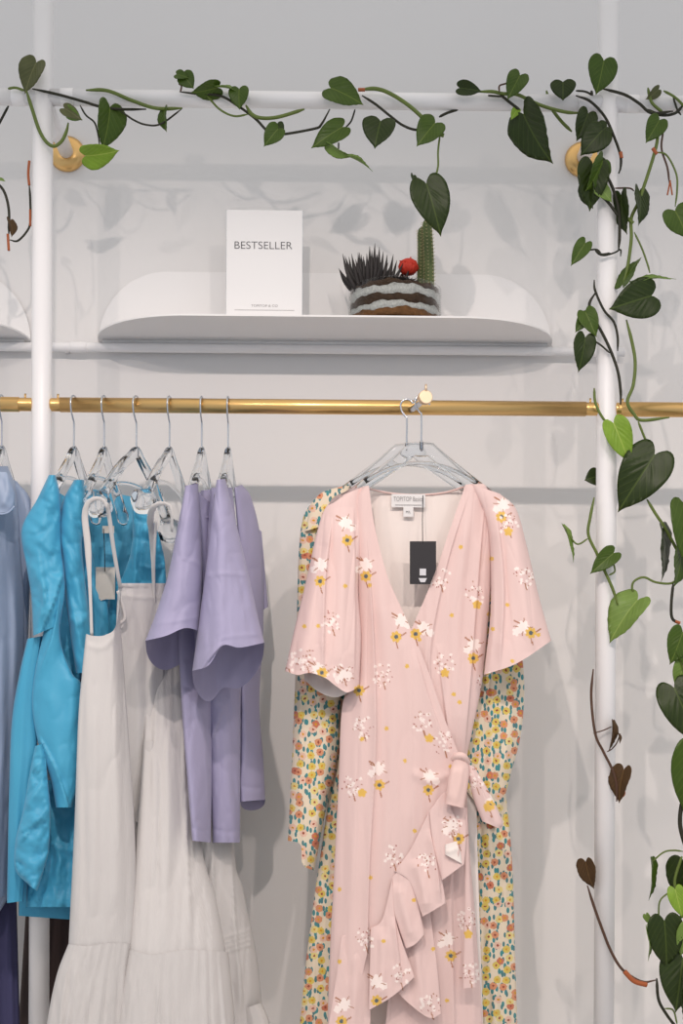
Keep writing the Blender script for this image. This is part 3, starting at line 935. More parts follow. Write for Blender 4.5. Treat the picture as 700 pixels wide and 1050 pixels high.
# ------------------------------------------------------------------ bright blue dresses
BL = M['blue_cloth']
d1 = thing('blue_dress', P(45, 900, -0.05), 'bright blue puff sleeve dress hanging nearest the left upright', 'dress', 'bright blue dresses')
cloth('shoulder', BL, d1, [(50, 487), (57, 487)], [(34, 652), (62, 640)], [(50, 487), (38, 512), (22, 543), (27, 580), (32, 612), (34, 652)], [(57, 487), (62, 512), (63, 560), (67, 600), (62, 640)],
      (-0.145, -0.145), (0.035, 0.035), noise=(0.004, 9, 11), folds=[([(40, 560), (46, 610), (40, 645)], 9, 5, 's'), ([(66, 585), (56, 615), (42, 648)], 14, 6, 's', (0.5, 1)), ([(26, 575), (44, 600), (50, 640)], 7, 5), ([(30, 540), (46, 560), (60, 566)], 5, 5)], crease=(0.006, 20, 34, 0.45), seed=11)
cloth('bodice', BL, d1, [(60, 505), (86, 520)], [(36, 668), (82, 700)], [(60, 505), (60, 600), (36, 668)], [(86, 520), (92, 600), (82, 700)], (0.0, 0.0), (0.02, 0.03), noise=(0.004, 8, 20), crease=(0.005, 14, 16, 0.4), seed=12)
cloth('gathered_skirt', BL, d1, [(28, 655), (44, 652)], [(7, 926), (24, 924)], [(28, 655), (20, 690), (12, 740), (9, 820), (7, 926)], [(44, 652), (40, 690), (38, 770), (30, 850), (24, 924)],
      (-0.13, -0.12), (0.018, 0.025), pleat=(5, 0.003, 0.0025), noise=(0.002, 6, 70), seed=13)
cloth('side_panel', BL, d1, [(50, 596), (64, 600)], [(57, 828), (74, 828)], [(50, 596), (46, 640), (36, 688), (33, 725), (40, 765), (52, 800), (57, 828)], [(64, 600), (62, 655), (74, 690), (84, 705), (82, 760), (80, 800), (74, 828)],
      (-0.15, -0.15), (0.02, 0.03), noise=(0.0025, 14, 30), folds=[([(62, 606), (54, 650), (40, 690)], 9, 5, 'z'), ([(40, 755), (58, 790), (70, 826)], 10, 5, 's', (0.3, 1)), ([(66, 640), (74, 690), (72, 760)], 6, 6), ([(46, 700), (54, 740), (62, 800)], 5, 7)], crease=(0.003, 22, 40, 0.35), seed=14)
cloth('ruched_sleeve', BL, d1, [(36, 765), (46, 762)], [(30, 908), (38, 914)], [(36, 765), (30, 795), (24, 830), (16, 862), (16, 892), (30, 908)], [(46, 762), (49, 800), (52, 832), (50, 872), (44, 895), (38, 914)],
      (-0.165, -0.17), (0.02, 0.035), noise=(0.005, 10, 12), folds=[([(50, 828), (36, 845), (18, 868)], 9, 5, 's'), ([(46, 800), (32, 820), (26, 830)], 7, 3), ([(44, 780), (34, 792)], 6, 2.5), ([(30, 880), (38, 905)], 5, 4)], crease=(0.007, 13, 20, 0.8), seed=15)
cloth('lower_skirt', BL, d1, [(30, 800), (86, 800)], [(27, 930), (86, 930)], [(30, 800), (28, 870), (27, 930)], [(86, 800), (86, 930)],
      (-0.07, -0.10), (0.02, 0.03), noise=(0.004, 9, 14), folds=[([(54, 860), (62, 880), (56, 925)], 9, 5, 's'), ([(52, 862), (70, 872), (86, 870)], 8, 4), ([(72, 880), (80, 905), (84, 925)], 7, 5)], pleat=(4, 0.001, 0.004), crease=(0.007, 14, 40, 0.25), seed=16)
cloth('hem_facing', BL, d1, [(20, 860), (86, 860)], [(19, 939), (86, 944)], [(20, 860), (19, 939)], [(86, 860), (86, 944)], (-0.045, -0.045), (0.02, 0.02), noise=(0.002, 8, 14), seed=17)

d2 = thing('blue_dress', P(100, 900, 0.02), 'bright blue dress with a beige swing tag, beside the front white strap dress', 'dress', 'bright blue dresses')
cloth('shoulder', BL, d2, [(76, 492), (86, 492)], [(78, 690), (98, 690)], [(76, 492), (64, 515), (61, 545), (66, 600), (72, 650), (78, 690)], [(86, 492), (88, 530), (84, 560), (90, 620), (98, 690)],
      (-0.135, -0.12), (0.04, 0.03), noise=(0.004, 9, 16), folds=[([(70, 630), (80, 640), (92, 628)], 7, 4), ([(72, 610), (84, 660), (94, 690)], 6, 4, 's')], crease=(0.006, 18, 40, -0.4), seed=18)
cloth('back', BL, d2, [(86, 500), (150, 512)], [(80, 860), (150, 860)], [(86, 500), (80, 600), (80, 860)], [(150, 512), (152, 600), (150, 860)], (0.20, 0.14), (0.008, 0.02), noise=(0.004, 8, 60), seed=19)
cloth('front_left', BL, d2, [(85, 540), (92, 545)], [(82, 860), (116, 860)], [(85, 540), (84, 640), (82, 860)], [(92, 545), (100, 600), (112, 640), (116, 860)], (-0.03, -0.01), (0.01, 0.02), noise=(0.003, 8, 30), seed=20, closed=False)
cloth('front_right', BL, d2, [(136, 512), (150, 518)], [(104, 860), (185, 860)], [(136, 512), (135, 560), (126, 590), (110, 628), (104, 860)], [(150, 518), (166, 560), (172, 620), (185, 860)], (-0.02, 0.08), (0.012, 0.02),
      noise=(0.0025, 8, 30), folds=[([(140, 520), (138, 600), (134, 680)], 7, 4), ([(146, 540), (160, 552), (172, 548)], 7, 4), ([(142, 578), (158, 582), (172, 578)], 7, 4, 's')], crease=(0.004, 16, 20, 0.3), seed=21, closed=False)
t2 = mk('swing_tag', *join([box(P(108, 598, -0.035), (0.041, 0.0012, 0.068))]), M['card_beige'], d2, smooth=False, label='beige swing tag')
t2v = P([99, 117.5, 117.5, 110, 103, 99], [582, 581.5, 600, 614, 616, 600], -0.036)
mk('tag_flap', np.vstack([t2v, t2v + np.array([0, 0.001, 0])]), [list(range(6))[::-1], list(range(6, 12))] + [[i, (i + 1) % 6, (i + 1) % 6 + 6, i + 6] for i in range(6)], M['card_beige'], t2, smooth=False)
mk('tag_string', *tube(P([106, 107, 107.5], [542, 560, 586], -0.038), 0.0009, n=8, seg=6), M['string'], t2)
mk('size_label', *box(P(111, 543, 0.085), (0.026, 0.0015, 0.016)), M['card_beige'], d2, smooth=False)

# ------------------------------------------------------------------ white strap dresses
WC = M['white_cloth']
w1 = thing('white_dress', P(100, 1050, -0.10), 'white strap dress in front of the bright blue dresses', 'dress', 'white dresses on the left rail')
yb1 = -0.225


def strap(parent, pts, Y, w=(0.0034, 0.0032, 0.0034, 0.0042, 0.0066, 0.0070, 0.0066, 0.0042, 0.0034)):
    mk('strap', *tube(P([p[0] for p in pts], [p[1] for p in pts], Y), w, n=40, seg=10, flat=(1, 0.3) if False else (1, 0.45)), WC, parent)


strap(w1, [(94, 652), (92.5, 610), (90, 560), (87, 530), (90, 516), (98, 511), (106, 513), (110, 522)], np.array([-0.185, -0.195, -0.205, -0.212, -0.222, -0.226, -0.226, -0.222]))
strap(w1, [(109, 516), (112, 530), (116, 560), (121, 590), (123.5, 603)], np.array([-0.220, -0.20, -0.17, -0.14, -0.12]), (0.0045, 0.0042, 0.004))
cloth('bodice', WC, w1, [(88, 650), (96, 652), (108, 651), (119, 641), (124, 600)], [(70, 972), (90, 974), (112, 971), (140, 972)], [(88, 650), (84, 690), (80, 740), (76, 850), (70, 972)], [(124, 600), (122, 618), (128, 700), (138, 850), (140, 972)],
      (-0.16, -0.17), (0.025, 0.05), skew=0.05, noise=(0.0018, 9, 90), folds=[([(90, 662), (105, 664), (120, 650)], 2, 3, 'g', (1, 1)), ([(98, 700), (96, 850), (92, 960)], 6, 6), ([(118, 700), (120, 850), (118, 960)], 8, 6)], crease=(0.003, 12, 120, 0.02), seed=31)
cloth('back_bodice', WC, w1, [(124, 598), (170, 598)], [(112, 972), (150, 972)], [(124, 598), (119, 640), (112, 972)], [(170, 598), (168, 700), (160, 850), (150, 972)],
      (-0.085, -0.03), (0.012, 0.03), skew=0.06, noise=(0.002, 8, 90), folds=[([(128, 611), (150, 613), (168, 612)], 2, 2, 'g', (1, 1)), ([(140, 640), (142, 800), (132, 960)], 7, 6), ([(155, 640), (155, 800), (146, 960)], 6, 5)], crease=(0.003, 10, 120, 0.02), seed=32)
mk('inner_facing', *tube(P([121, 126, 128, 122], [606, 622, 634, 640], -0.13), 0.004, n=14, seg=8), WC, w1)
cloth('ruffle_tier', WC, w1, [(70, 968), (90, 970), (112, 967), (140, 968)], [(42, 1110), (132, 1110)], [(70, 968), (58, 1000), (48, 1050), (42, 1110)], [(140, 968), (136, 1040), (132, 1110)], (-0.17, -0.16), (0.053, 0.08), skew=0.05,
      pleat=(9, 0.002, 0.006), noise=(0.0015, 4, 30), seed=33)
w2 = thing('white_dress', P(170, 1050, -0.10), 'white strap dress falling below the left lilac top', 'dress', 'white dresses on the left rail')
strap(w2, [(158, 655), (157.5, 600), (156, 550), (154, 533), (157, 520), (165, 516), (174, 519), (176, 528), (176, 545)], np.array([-0.04, -0.08, -0.12, -0.18, -0.225, -0.228, -0.225, -0.22, -0.2]))
strap(w2, [(160, 533), (158, 570), (157.8, 600), (159, 640)], np.array([-0.18, -0.13, -0.09, -0.05]), 0.003)
cloth('bodice', WC, w2, [(156, 630), (190, 640)], [(132, 976), (156, 983), (190, 978), (232, 980)], [(156, 630), (150, 680), (147, 760), (138, 880), (132, 976)], [(190, 640), (206, 720), (204, 850), (222, 925), (232, 980)],
      (0.02, -0.13), (0.02, 0.06), skew=0.08, noise=(0.002, 8, 90), folds=[([(170, 690), (172, 850), (168, 970)], 7, 7), ([(186, 690), (192, 850), (196, 970)], 9, 5, 's')], crease=(0.004, 13, 140, 0.03), seed=34)
cloth('armhole_flap', WC, w2, [(156, 632), (164, 640)], [(146, 680), (160, 690)], [(156, 632), (141, 650), (146, 680)], [(164, 640), (160, 690)], (-0.03, -0.03), (0.008, 0.01), noise=(0.001, 6, 8), seed=35)
cloth('side_panel', WC, w2, [(147, 760), (158, 760)], [(139, 842), (146, 847)], [(147, 760), (144, 810), (139, 842)], [(158, 760), (152, 820), (146, 847)], (-0.085, -0.085), (0.006, 0.008), seed=36)
cloth('ruffle_tier', WC, w2, [(132, 973), (156, 979), (190, 974), (234, 976)], [(112, 1110), (244, 1110)], [(132, 973), (124, 1010), (118, 1050), (112, 1110)], [(234, 976), (240, 1040), (244, 1110)], (-0.13, -0.13), (0.064, 0.09), skew=0.08,
      pleat=(11, 0.002, 0.006), noise=(0.0015, 4, 30), seed=37)
w3 = thing('white_skirt', P(235, 1050, 0.08), 'white skirt with pin-tuck bands showing below the lilac tops', 'skirt', None)
cloth('skirt', WC, w3, [(196, 640), (246, 640)], [(214, 1110), (276, 1110)], [(196, 640), (198, 850), (210, 960), (214, 1110)], [(246, 640), (240, 860), (250, 915), (264, 985), (270, 1050), (276, 1110)], (0.06, 0.04), (0.03, 0.06), skew=0.06,
      noise=(0.0015, 5, 60), folds=[([(218, 860), (220, 920), (228, 1040)], 13, 5, 's'), ([(238, 860), (240, 930), (250, 1050)], 13, 5, 's'), ([(206, 900), (216, 1000), (220, 1050)], 10, 5, 's')]
      + [([(206, 977 + k * 5 - 6), (236, 972 + k * 5 - 12), (266, 967 + k * 5 - 16)], 3.0, 1.6, 'g', (1, 1)) for k in range(4)], crease=(0.003, 8, 80, 0.05), seed=38, res=1.6)
cloth('ruffle_tier', WC, w3, [(246, 1036), (268, 1028)], [(246, 1110), (284, 1110)], [(246, 1036), (246, 1110)], [(268, 1028), (278, 1055), (284, 1110)], (0.03, 0.03), (0.03, 0.05), pleat=(6, 0.003, 0.006), seed=39)

# ------------------------------------------------------------------ lilac tops
LC = M['lilac_cloth']
t1 = thing('lilac_top', P(200, 860, 0), 'lilac short sleeve top on the left of the lilac pair, overlapping the white strap dress', 'top', 'lilac jersey tops')
cloth('body', LC, t1, [(196, 500), (222, 520)], [(197, 862), (215, 864)], [(196, 500), (182, 600), (186, 720), (192, 800), (197, 862)], [(222, 520), (222, 600), (219, 700), (216, 864)], (0.0, -0.08), (0.03, 0.04), skew=0.08,
      noise=(0.002, 9, 60), folds=[([(194, 712), (208, 740), (213, 800), (214, 850)], 7, 5, 's'), ([(197, 849), (206, 852), (216, 851)], -2.5, 2, 'g', (1, 1))], crease=(0.004, 12, 60, 0.1), seed=41)
cloth('sleeve', LC, t1, [(190, 498), (203, 496)], [(149, 657), (170, 652), (190, 644), (207, 648)], [(190, 498), (182, 540), (172, 590), (160, 628), (149, 657)], [(203, 496), (206, 540), (208, 590), (207, 648)],
      (-0.135, -0.16), (0.035, 0.10), drop=36, skew=0.05, noise=(0.0022, 12, 24), folds=[([(170, 578), (184, 574), (196, 575), (206, 580)], 3, 2.2, 'g', (1, 1)), ([(156, 640), (180, 637), (207, 632)], 2, 1.8, 'g', (1, 1)), ([(194, 510), (188, 570), (182, 630)], 5, 8)], crease=(0.004, 16, 40, 0.2), seed=42)
cloth('neck_band', LC, t1, [(206, 503), (216, 502)], [(205, 530), (219, 528)], [(206, 503), (203, 515), (205, 530)], [(216, 502), (219, 515), (219, 528)], (0.02, 0.02), (0.006, 0.01), noise=(0.001, 5, 9), seed=43)
mk('neck_rib', *tube(P([204, 206, 211, 216, 219], [505, 522, 531, 525, 506], np.array([-0.02, -0.02, -0.02, 0, 0.03])), 0.0035, n=24, seg=8), LC, t1)
t2_ = thing('lilac_top', P(235, 860, 0), 'lilac short sleeve top on the right, last garment on the left rail section', 'top', 'lilac jersey tops')
cloth('body', LC, t2_, [(216, 500), (238, 500)], [(218, 864), (245, 864)], [(216, 500), (210, 600), (213, 720), (218, 864)], [(238, 500), (248, 600), (247, 720), (246, 864)], (0.0, 0.01), (0.03, 0.04), skew=0.04,
      noise=(0.002, 8, 60), folds=[([(230, 722), (222, 745), (216, 760)], 9, 4, 's'), ([(236, 720), (234, 780), (238, 850)], 5, 6), ([(218, 850), (232, 853), (246, 852)], -2.5, 2, 'g', (1, 1))], crease=(0.004, 12, 70, -0.1), seed=44)
cloth('sleeve', LC, t2_, [(222, 492), (231, 491)], [(197, 688), (214, 682), (228, 662), (246, 664), (271, 659)], [(222, 492), (216, 540), (210, 590), (202, 650), (197, 688)], [(231, 491), (243, 540), (255, 590), (264, 630), (271, 659)],
      (-0.14, -0.17), (0.035, 0.10), drop=44, skew=0.03, noise=(0.0022, 12, 24), folds=[([(210, 591), (230, 588), (256, 590)], 3, 2.2, 'g', (1, 1)), ([(212, 676), (228, 655), (268, 650)], 2.2, 2, 'g', (1, 1)), ([(230, 510), (228, 600), (226, 655)], 5, 8), ([(230, 658), (214, 676), (204, 692)], 10, 5, 's')], crease=(0.004, 18, 44, -0.1), seed=45)
cloth('back_panel', LC, t2_, [(240, 500), (248, 497)], [(246, 822), (272, 820)], [(240, 500), (246, 600), (246, 822)], [(248, 497), (258, 512), (268, 560), (270, 640), (266, 720), (270, 780), (272, 820)], (0.07, 0.07), (0.025, 0.03), skew=0.06,
      noise=(0.002, 8, 50), folds=[([(248, 806), (260, 808), (271, 807)], -2.5, 2, 'g', (1, 1)), ([(248, 700), (252, 760), (250, 800)], 8, 5)], drop=10, crease=(0.003, 10, 60, 0.05), seed=46)
cloth('far_sleeve', LC, t2_, [(262, 540), (268, 545)], [(266, 628), (275, 622)], [(262, 540), (266, 628)], [(268, 545), (272, 590), (275, 622)], (0.14, 0.14), (0.012, 0.02), noise=(0.001, 6, 12), seed=47)

# ------------------------------------------------------------------ yellow ditsy floral dress behind
DT = M['ditsy']
fd = thing('floral_dress', P(430, 1050, -0.02), 'cream long sleeve dress with tiny yellow and orange flowers, hanging behind the pink dress', 'dress')
cloth('body', DT, fd, [(352, 498), (385, 513), (440, 515), (478, 500)], [(302, 1110), (532, 1110)], [(352, 498), (345, 640), (338, 800), (322, 920), (312, 1000), (302, 1110)], [(478, 500), (500, 640), (512, 760), (524, 870), (528, 980), (532, 1110)],
      (-0.005, -0.005), (0.03, 0.05), noise=(0.0035, 10, 120), folds=[([(330, 860), (322, 960), (318, 1080)], 10, 7), ([(500, 800), (505, 920), (508, 1080)], 10, 7), ([(516, 860), (518, 950), (520, 1080)], 7, 4)], crease=(0.005, 12, 120, 0.02), seed=51)
for sd, args in ((0, ([(356, 497), (330, 506)], None)),):
    pass
cloth('sleeve', DT, fd, [(322, 512), (360, 499)], [(295, 862), (308, 866), (310, 886), (322, 893)], [(322, 512), (311, 530), (306, 570), (303, 680), (300, 760), (295, 862)], [(360, 499), (352, 600), (348, 760), (336, 820), (322, 893)],
      (-0.025, -0.035), (0.025, 0.03), noise=(0.003, 8, 90), folds=[([(310, 700), (309, 780), (307, 860)], 9, 4, 's'), ([(340, 720), (330, 800), (318, 890)], 8, 6)], seed=52)
cloth('sleeve', DT, fd, [(470, 500), (505, 505)], [(470, 800), (508, 850)], [(470, 500), (472, 640), (470, 800)], [(505, 505), (520, 600), (536, 680), (535, 745), (522, 800), (508, 850)],
      (-0.025, -0.035), (0.025, 0.03), noise=(0.003, 8, 90), folds=[([(505, 690), (506, 750), (498, 840)], 8, 6), ([(522, 690), (522, 750), (512, 800)], 7, 5)], seed=53)
cloth('shoulder_yoke', DT, fd, [(318, 520), (330, 505), (358, 497)], [(312, 545), (360, 530)], [(318, 520), (312, 545)], [(358, 497), (360, 530)], (-0.04, -0.045), (0.012, 0.02), seed=54)

# ------------------------------------------------------------------ pink wrap dress
pd = thing('pink_dress', P(420, 1050, -0.10), 'pale pink wrap dress with white and yellow flower print and ruffled hem', 'dress')
PR = M['print']
# wrong side of the back seen inside the neckline
cloth('back', M['lining'], pd, [(378, 503), (402, 506), (430, 507), (456, 505), (478, 500)], [(345, 1110), (497, 1110)], [(378, 503), (372, 640), (352, 800), (345, 1110)], [(478, 500), (492, 640), (488, 800), (497, 1110)],
      (-0.052, -0.052), (0.006, 0.012), noise=(0.002, 10, 120), closed=False, seed=61)
mk('neck_binding', *tube(P([377, 402, 430, 456, 479], [501, 506, 507.5, 505, 498], np.array([-0.075, -0.06, -0.058, -0.06, -0.075])), 0.0022, n=40, seg=8), M['pink_plain'], pd)
vf = lambda x0, y0, x1, y1, a, w, k='g': ([(x0, y0), ((x0 + x1) / 2, (y0 + y1) / 2), (x1, y1)], a, w, k)
# viewer's right front panel (lies under)
cloth('front_right', PR, pd, [(477, 497), (484, 496)], [(392, 1085), (497, 1085)], [(477, 497), (462, 540), (445, 590), (425, 638), (418, 660), (430, 760), (420, 850), (404, 960), (392, 1085)],
      [(484, 496), (500, 502), (505, 560), (500, 640), (494, 700), (484, 750), (478, 790), (482, 880), (488, 950), (497, 1085)],
      (-0.085, -0.080), (0.022, 0.030), closed=False, roundside='right', thick=0.0012, noise=(0.0016, 9, 90), res=0.9, printfn=pinkprint,
      folds=[([(480, 505), (455, 590), (440, 690), (462, 780)], 7, 7, 's'), ([(484, 505), (470, 600), (468, 700), (472, 780)], 8, 7), ([(496, 520), (488, 620), (482, 700), (475, 780)], 8, 6, 's'),
             vf(440, 960, 436, 1080, 9, 8), vf(462, 900, 466, 1080, 10, 8, 's'), vf(482, 900, 488, 1080, 6, 5), vf(448, 660, 462, 770, 6, 5, 'z')], crease=(0.0015, 16, 160, 0.08), seed=62)
# viewer's left front panel wraps over
cloth('front_left', PR, pd, [(371, 499), (378, 498)], [(335, 1085), (342, 1085)], [(371, 499), (362, 520), (366, 600), (366, 690), (351, 722), (347, 800), (342, 900), (337, 1000), (335, 1085)],
      [(378, 498), (384, 540), (397, 590), (412, 625), (434, 675), (455, 735), (472, 785), (458, 815), (436, 850), (410, 890), (398, 935), (380, 965), (366, 1020), (342, 1085)],
      (-0.090, -0.090), (0.026, 0.036), closed=False, roundside='left', thick=0.0012, noise=(0.0016, 10, 110), res=0.9, printfn=pinkprint,
      folds=[([(374, 540), (382, 640), (385, 760), (378, 900), (374, 1080)], 12, 7, 's'), ([(368, 600), (370, 760), (362, 900), (356, 1080)], 7, 8), ([(384, 570), (398, 680), (402, 800), (392, 920)], 8, 9),
             ([(400, 620), (420, 700), (424, 800), (412, 880)], 6, 10), ([(424, 664), (444, 730), (466, 785)], 5, 6, 's'), ([(466, 792), (440, 800), (420, 790)], 4, 5)], crease=(0.0015, 22, 220, 0.0), seed=63)
cloth('sleeve', PR, pd, [(350, 508), (375, 498)], [(292, 688), (305, 692), (318, 690), (333, 695), (345, 704), (356, 710), (368, 704)], [(350, 508), (334, 520), (325, 545), (315, 590), (303, 640), (292, 688)],
      [(375, 498), (372, 540), (367, 600), (370, 650), (368, 704)], (-0.090, -0.120), (0.020, 0.040), noise=(0.0016, 10, 60), res=0.9, printfn=pinkprint, drop=-6,
      folds=[([(340, 530), (333, 600), (331, 690)], 12, 7, 's'), ([(350, 520), (352, 600), (350, 705)], 9, 8), ([(330, 560), (318, 630), (308, 688)], 9, 7), ([(362, 520), (364, 600), (363, 700)], 8, 6, 's')], crease=(0.002, 18, 120, 0.08), seed=64)
cloth('sleeve_underside', M['lining'], pd, [(312, 686), (366, 690)], [(312, 697), (326, 709), (345, 715), (366, 705)], [(312, 686), (312, 697)], [(366, 690), (366, 705)], (-0.085, -0.095), (0.008, 0.012), noise=(0.003, 7, 12), closed=False, seed=65)
cloth('sleeve', PR, pd, [(482, 496), (512, 506)], [(496, 692), (530, 680), (565, 657)], [(482, 496), (500, 540), (503, 620), (496, 692)], [(512, 506), (529, 522), (540, 560), (552, 610), (565, 657)],
      (-0.092, -0.115), (0.020, 0.040), noise=(0.0014, 12, 60), res=0.9, printfn=pinkprint, folds=[([(508, 520), (516, 600), (512, 688)], 10, 8, 's'), ([(520, 520), (536, 600), (545, 668)], 8, 9), ([(500, 560), (504, 640), (500, 690)], 6, 4)], crease=(0.002, 20, 120, -0.12), seed=66)


def rf(T, B, L, R, Y, folds, seed, d=0.014, mt=None, nm='ruffle', pr=pinkprint):
    return cloth(nm, mt or PR, pd, T, B, L, R, (Y - 0.006, Y - 0.022), (0.002, 0.008), closed=False, thick=0.0012, noise=(0.0018, 7, 30), res=0.9, printfn=pr, folds=folds, seed=seed)


rf([(440, 832), (456, 812), (472, 812)], [(453, 903), (464, 895), (476, 886)], [(440, 832), (444, 866), (453, 903)], [(472, 812), (478, 850), (476, 886)], -0.125, [([(462, 825), (470, 855), (470, 885)], 8, 4, 's')], 71)
rf([(404, 893), (420, 872), (440, 832)], [(433, 940), (444, 934), (457, 926)], [(404, 893), (420, 905), (433, 940)], [(440, 832), (448, 870), (457, 926)], -0.122, [([(424, 880), (434, 910), (438, 936)], 8, 6), ([(440, 850), (448, 890), (452, 926)], 7, 5, 's')], 72)
rf([(402, 900), (412, 888)], [(416, 973), (426, 968), (435, 958)], [(402, 900), (404, 935), (416, 973)], [(412, 888), (424, 905), (435, 958)], -0.121, [([(408, 905), (416, 940), (424, 966)], 7, 5)], 73)
rf([(380, 952), (392, 942), (402, 902)], [(378, 1036), (402, 1022), (425, 1002)], [(380, 952), (379, 990), (378, 1036)], [(402, 902), (406, 945), (425, 1002)], -0.123, [([(392, 950), (392, 990), (390, 1030)], 8, 6), ([(404, 940), (408, 975), (412, 1010)], 7, 5, 's')], 74)
rf([(398, 960), (440, 930)], [(402, 1012), (420, 1030), (440, 1044), (452, 1040)], [(398, 960), (402, 1012)], [(440, 930), (448, 990), (452, 1040)], -0.108, [([(425, 960), (430, 1000), (436, 1040)], 8, 6)], 75)
rf([(350, 960), (380, 952)], [(326, 1110), (376, 1110)], [(350, 960), (340, 1030), (326, 1110)], [(380, 952), (380, 1036), (376, 1110)], -0.112, [([(366, 960), (362, 1040), (356, 1100)], 8, 7)], 76)
cloth('ruffle_fold', M['lining'], pd, [(456, 866), (470, 862)], [(456, 876), (474, 886)], [(456, 866), (456, 876)], [(470, 862), (474, 886)], (-0.150, -0.152), (0.006, 0.008), folds=[([(456, 874), (472, 868)], 5, 3, 's')], seed=77)
# tie
tie = cloth('waist_tie', M['pink_plain'], pd, [(466, 776), (474, 775)], [(456, 824), (476, 829)], [(466, 776), (460, 795), (456, 824)], [(474, 775), (481, 790), (476, 829)], (-0.150, -0.155), (0.010, 0.014), noise=(0.0008, 8, 30),
            folds=[([(476, 785), (472, 805), (468, 826)], 5, 4, 's'), ([(466, 785), (462, 805), (460, 822)], 4, 4)], seed=78)
mk('knot', *tube(P([464, 469, 475, 480], [779, 775, 776, 783], np.array([-0.145, -0.158, -0.158, -0.145])), [0.005, 0.0075, 0.0075, 0.005], n=14, seg=14), M['pink_plain'], tie)
cloth('bow_loop', PR, pd, [(478, 783), (486, 786)], [(494, 842), (513, 850)], [(478, 783), (484, 815), (494, 842)], [(486, 786), (503, 815), (515, 842), (513, 850)], (-0.140, -0.140), (0.010, 0.018), noise=(0.0008, 7, 14), res=0.9, printfn=pinkprint,
      folds=[([(484, 790), (498, 820), (508, 848)], 6, 4, 's')], seed=79)
cloth('tie_tail', PR, pd, [(470, 828), (479, 828)], [(474, 1014), (488, 1012)], [(470, 828), (476, 900), (474, 1014)], [(479, 828), (481, 880), (484, 940), (488, 1012)], (-0.132, -0.130), (0.004, 0.006), noise=(0.001, 8, 40), res=0.9, printfn=pinkprint, seed=80)
# neck label and swing tag
lb = mk('neck_label', *box(P(418.5, 513.5, -0.068), (0.071, 0.0016, 0.028), 0.0006), M['label_white'], pd, smooth=False, label='white woven neck label')
mk('size_tab', *box(P(418.5, 525, -0.069), (0.021, 0.0014, 0.020)), M['label_white'], lb, smooth=False)
text_mesh('TOPITOP Basics', 'label_lettering', lb, M['ink_pale'], P(418.5, 511.5, -0.0705), width=0.062, height=0.0095)
text_mesh('M/L', 'size_lettering', lb, M['ink'], P(418.5, 525, -0.0705), width=0.010, height=0.005)
mk('label_rule', *box(P(418.5, 517.8, -0.0695), (0.055, 0.0008, 0.0012)), M['ink_pale'], lb, smooth=False)
hx = P([420, 447, 447, 441, 420], [555, 555, 584, 599, 599], -0.118)
ht = mk('swing_tag', np.vstack([hx, hx + np.array([0, 0.0015, 0])]), [list(range(5))[::-1], list(range(5, 10))] + [[i, (i + 1) % 5, (i + 1) % 5 + 5, i + 5] for i in range(5)], M['card_black'], pd, smooth=False, label='black card swing tag')
mk('tag_string', *tube(P([433.5, 433, 433.2], [508, 532, 557], np.array([-0.075, -0.10, -0.1185])), 0.0009, n=12, seg=6), M['string'], ht)
mk('tag_emblem', *box(P(433.4, 586.6, -0.1192), (0.0132, 0.0008, 0.0140)), M['label_grey'], ht, smooth=False, label='small pale square emblem')
ez = P([429, 437.6, 435.6, 431], [592.8, 592.8, 597, 597], -0.1192)
mk('tag_mark', np.vstack([ez, ez + np.array([0, 0.0006, 0])]), [[3, 2, 1, 0], [4, 5, 6, 7], [0, 1, 5, 4], [1, 2, 6, 5], [2, 3, 7, 6], [3, 0, 4, 7]], M['label_grey'], ht, smooth=False)

# ------------------------------------------------------------------ vines
_th = np.linspace(0, 2 * PI, 48, endpoint=False)
_half = smoothpath([(0, 0), (0.07, -0.09), (0.20, -0.165), (0.36, -0.12), (0.475, 0.04), (0.50, 0.24), (0.445, 0.46), (0.33, 0.67), (0.17, 0.85), (0.06, 0.95), (0.0, 1.05)], 25)
HX = np.concatenate([_half[:, 0], -_half[1:-1, 0][::-1]])
HY = np.concatenate([_half[:, 1], _half[1:-1, 1][::-1]])


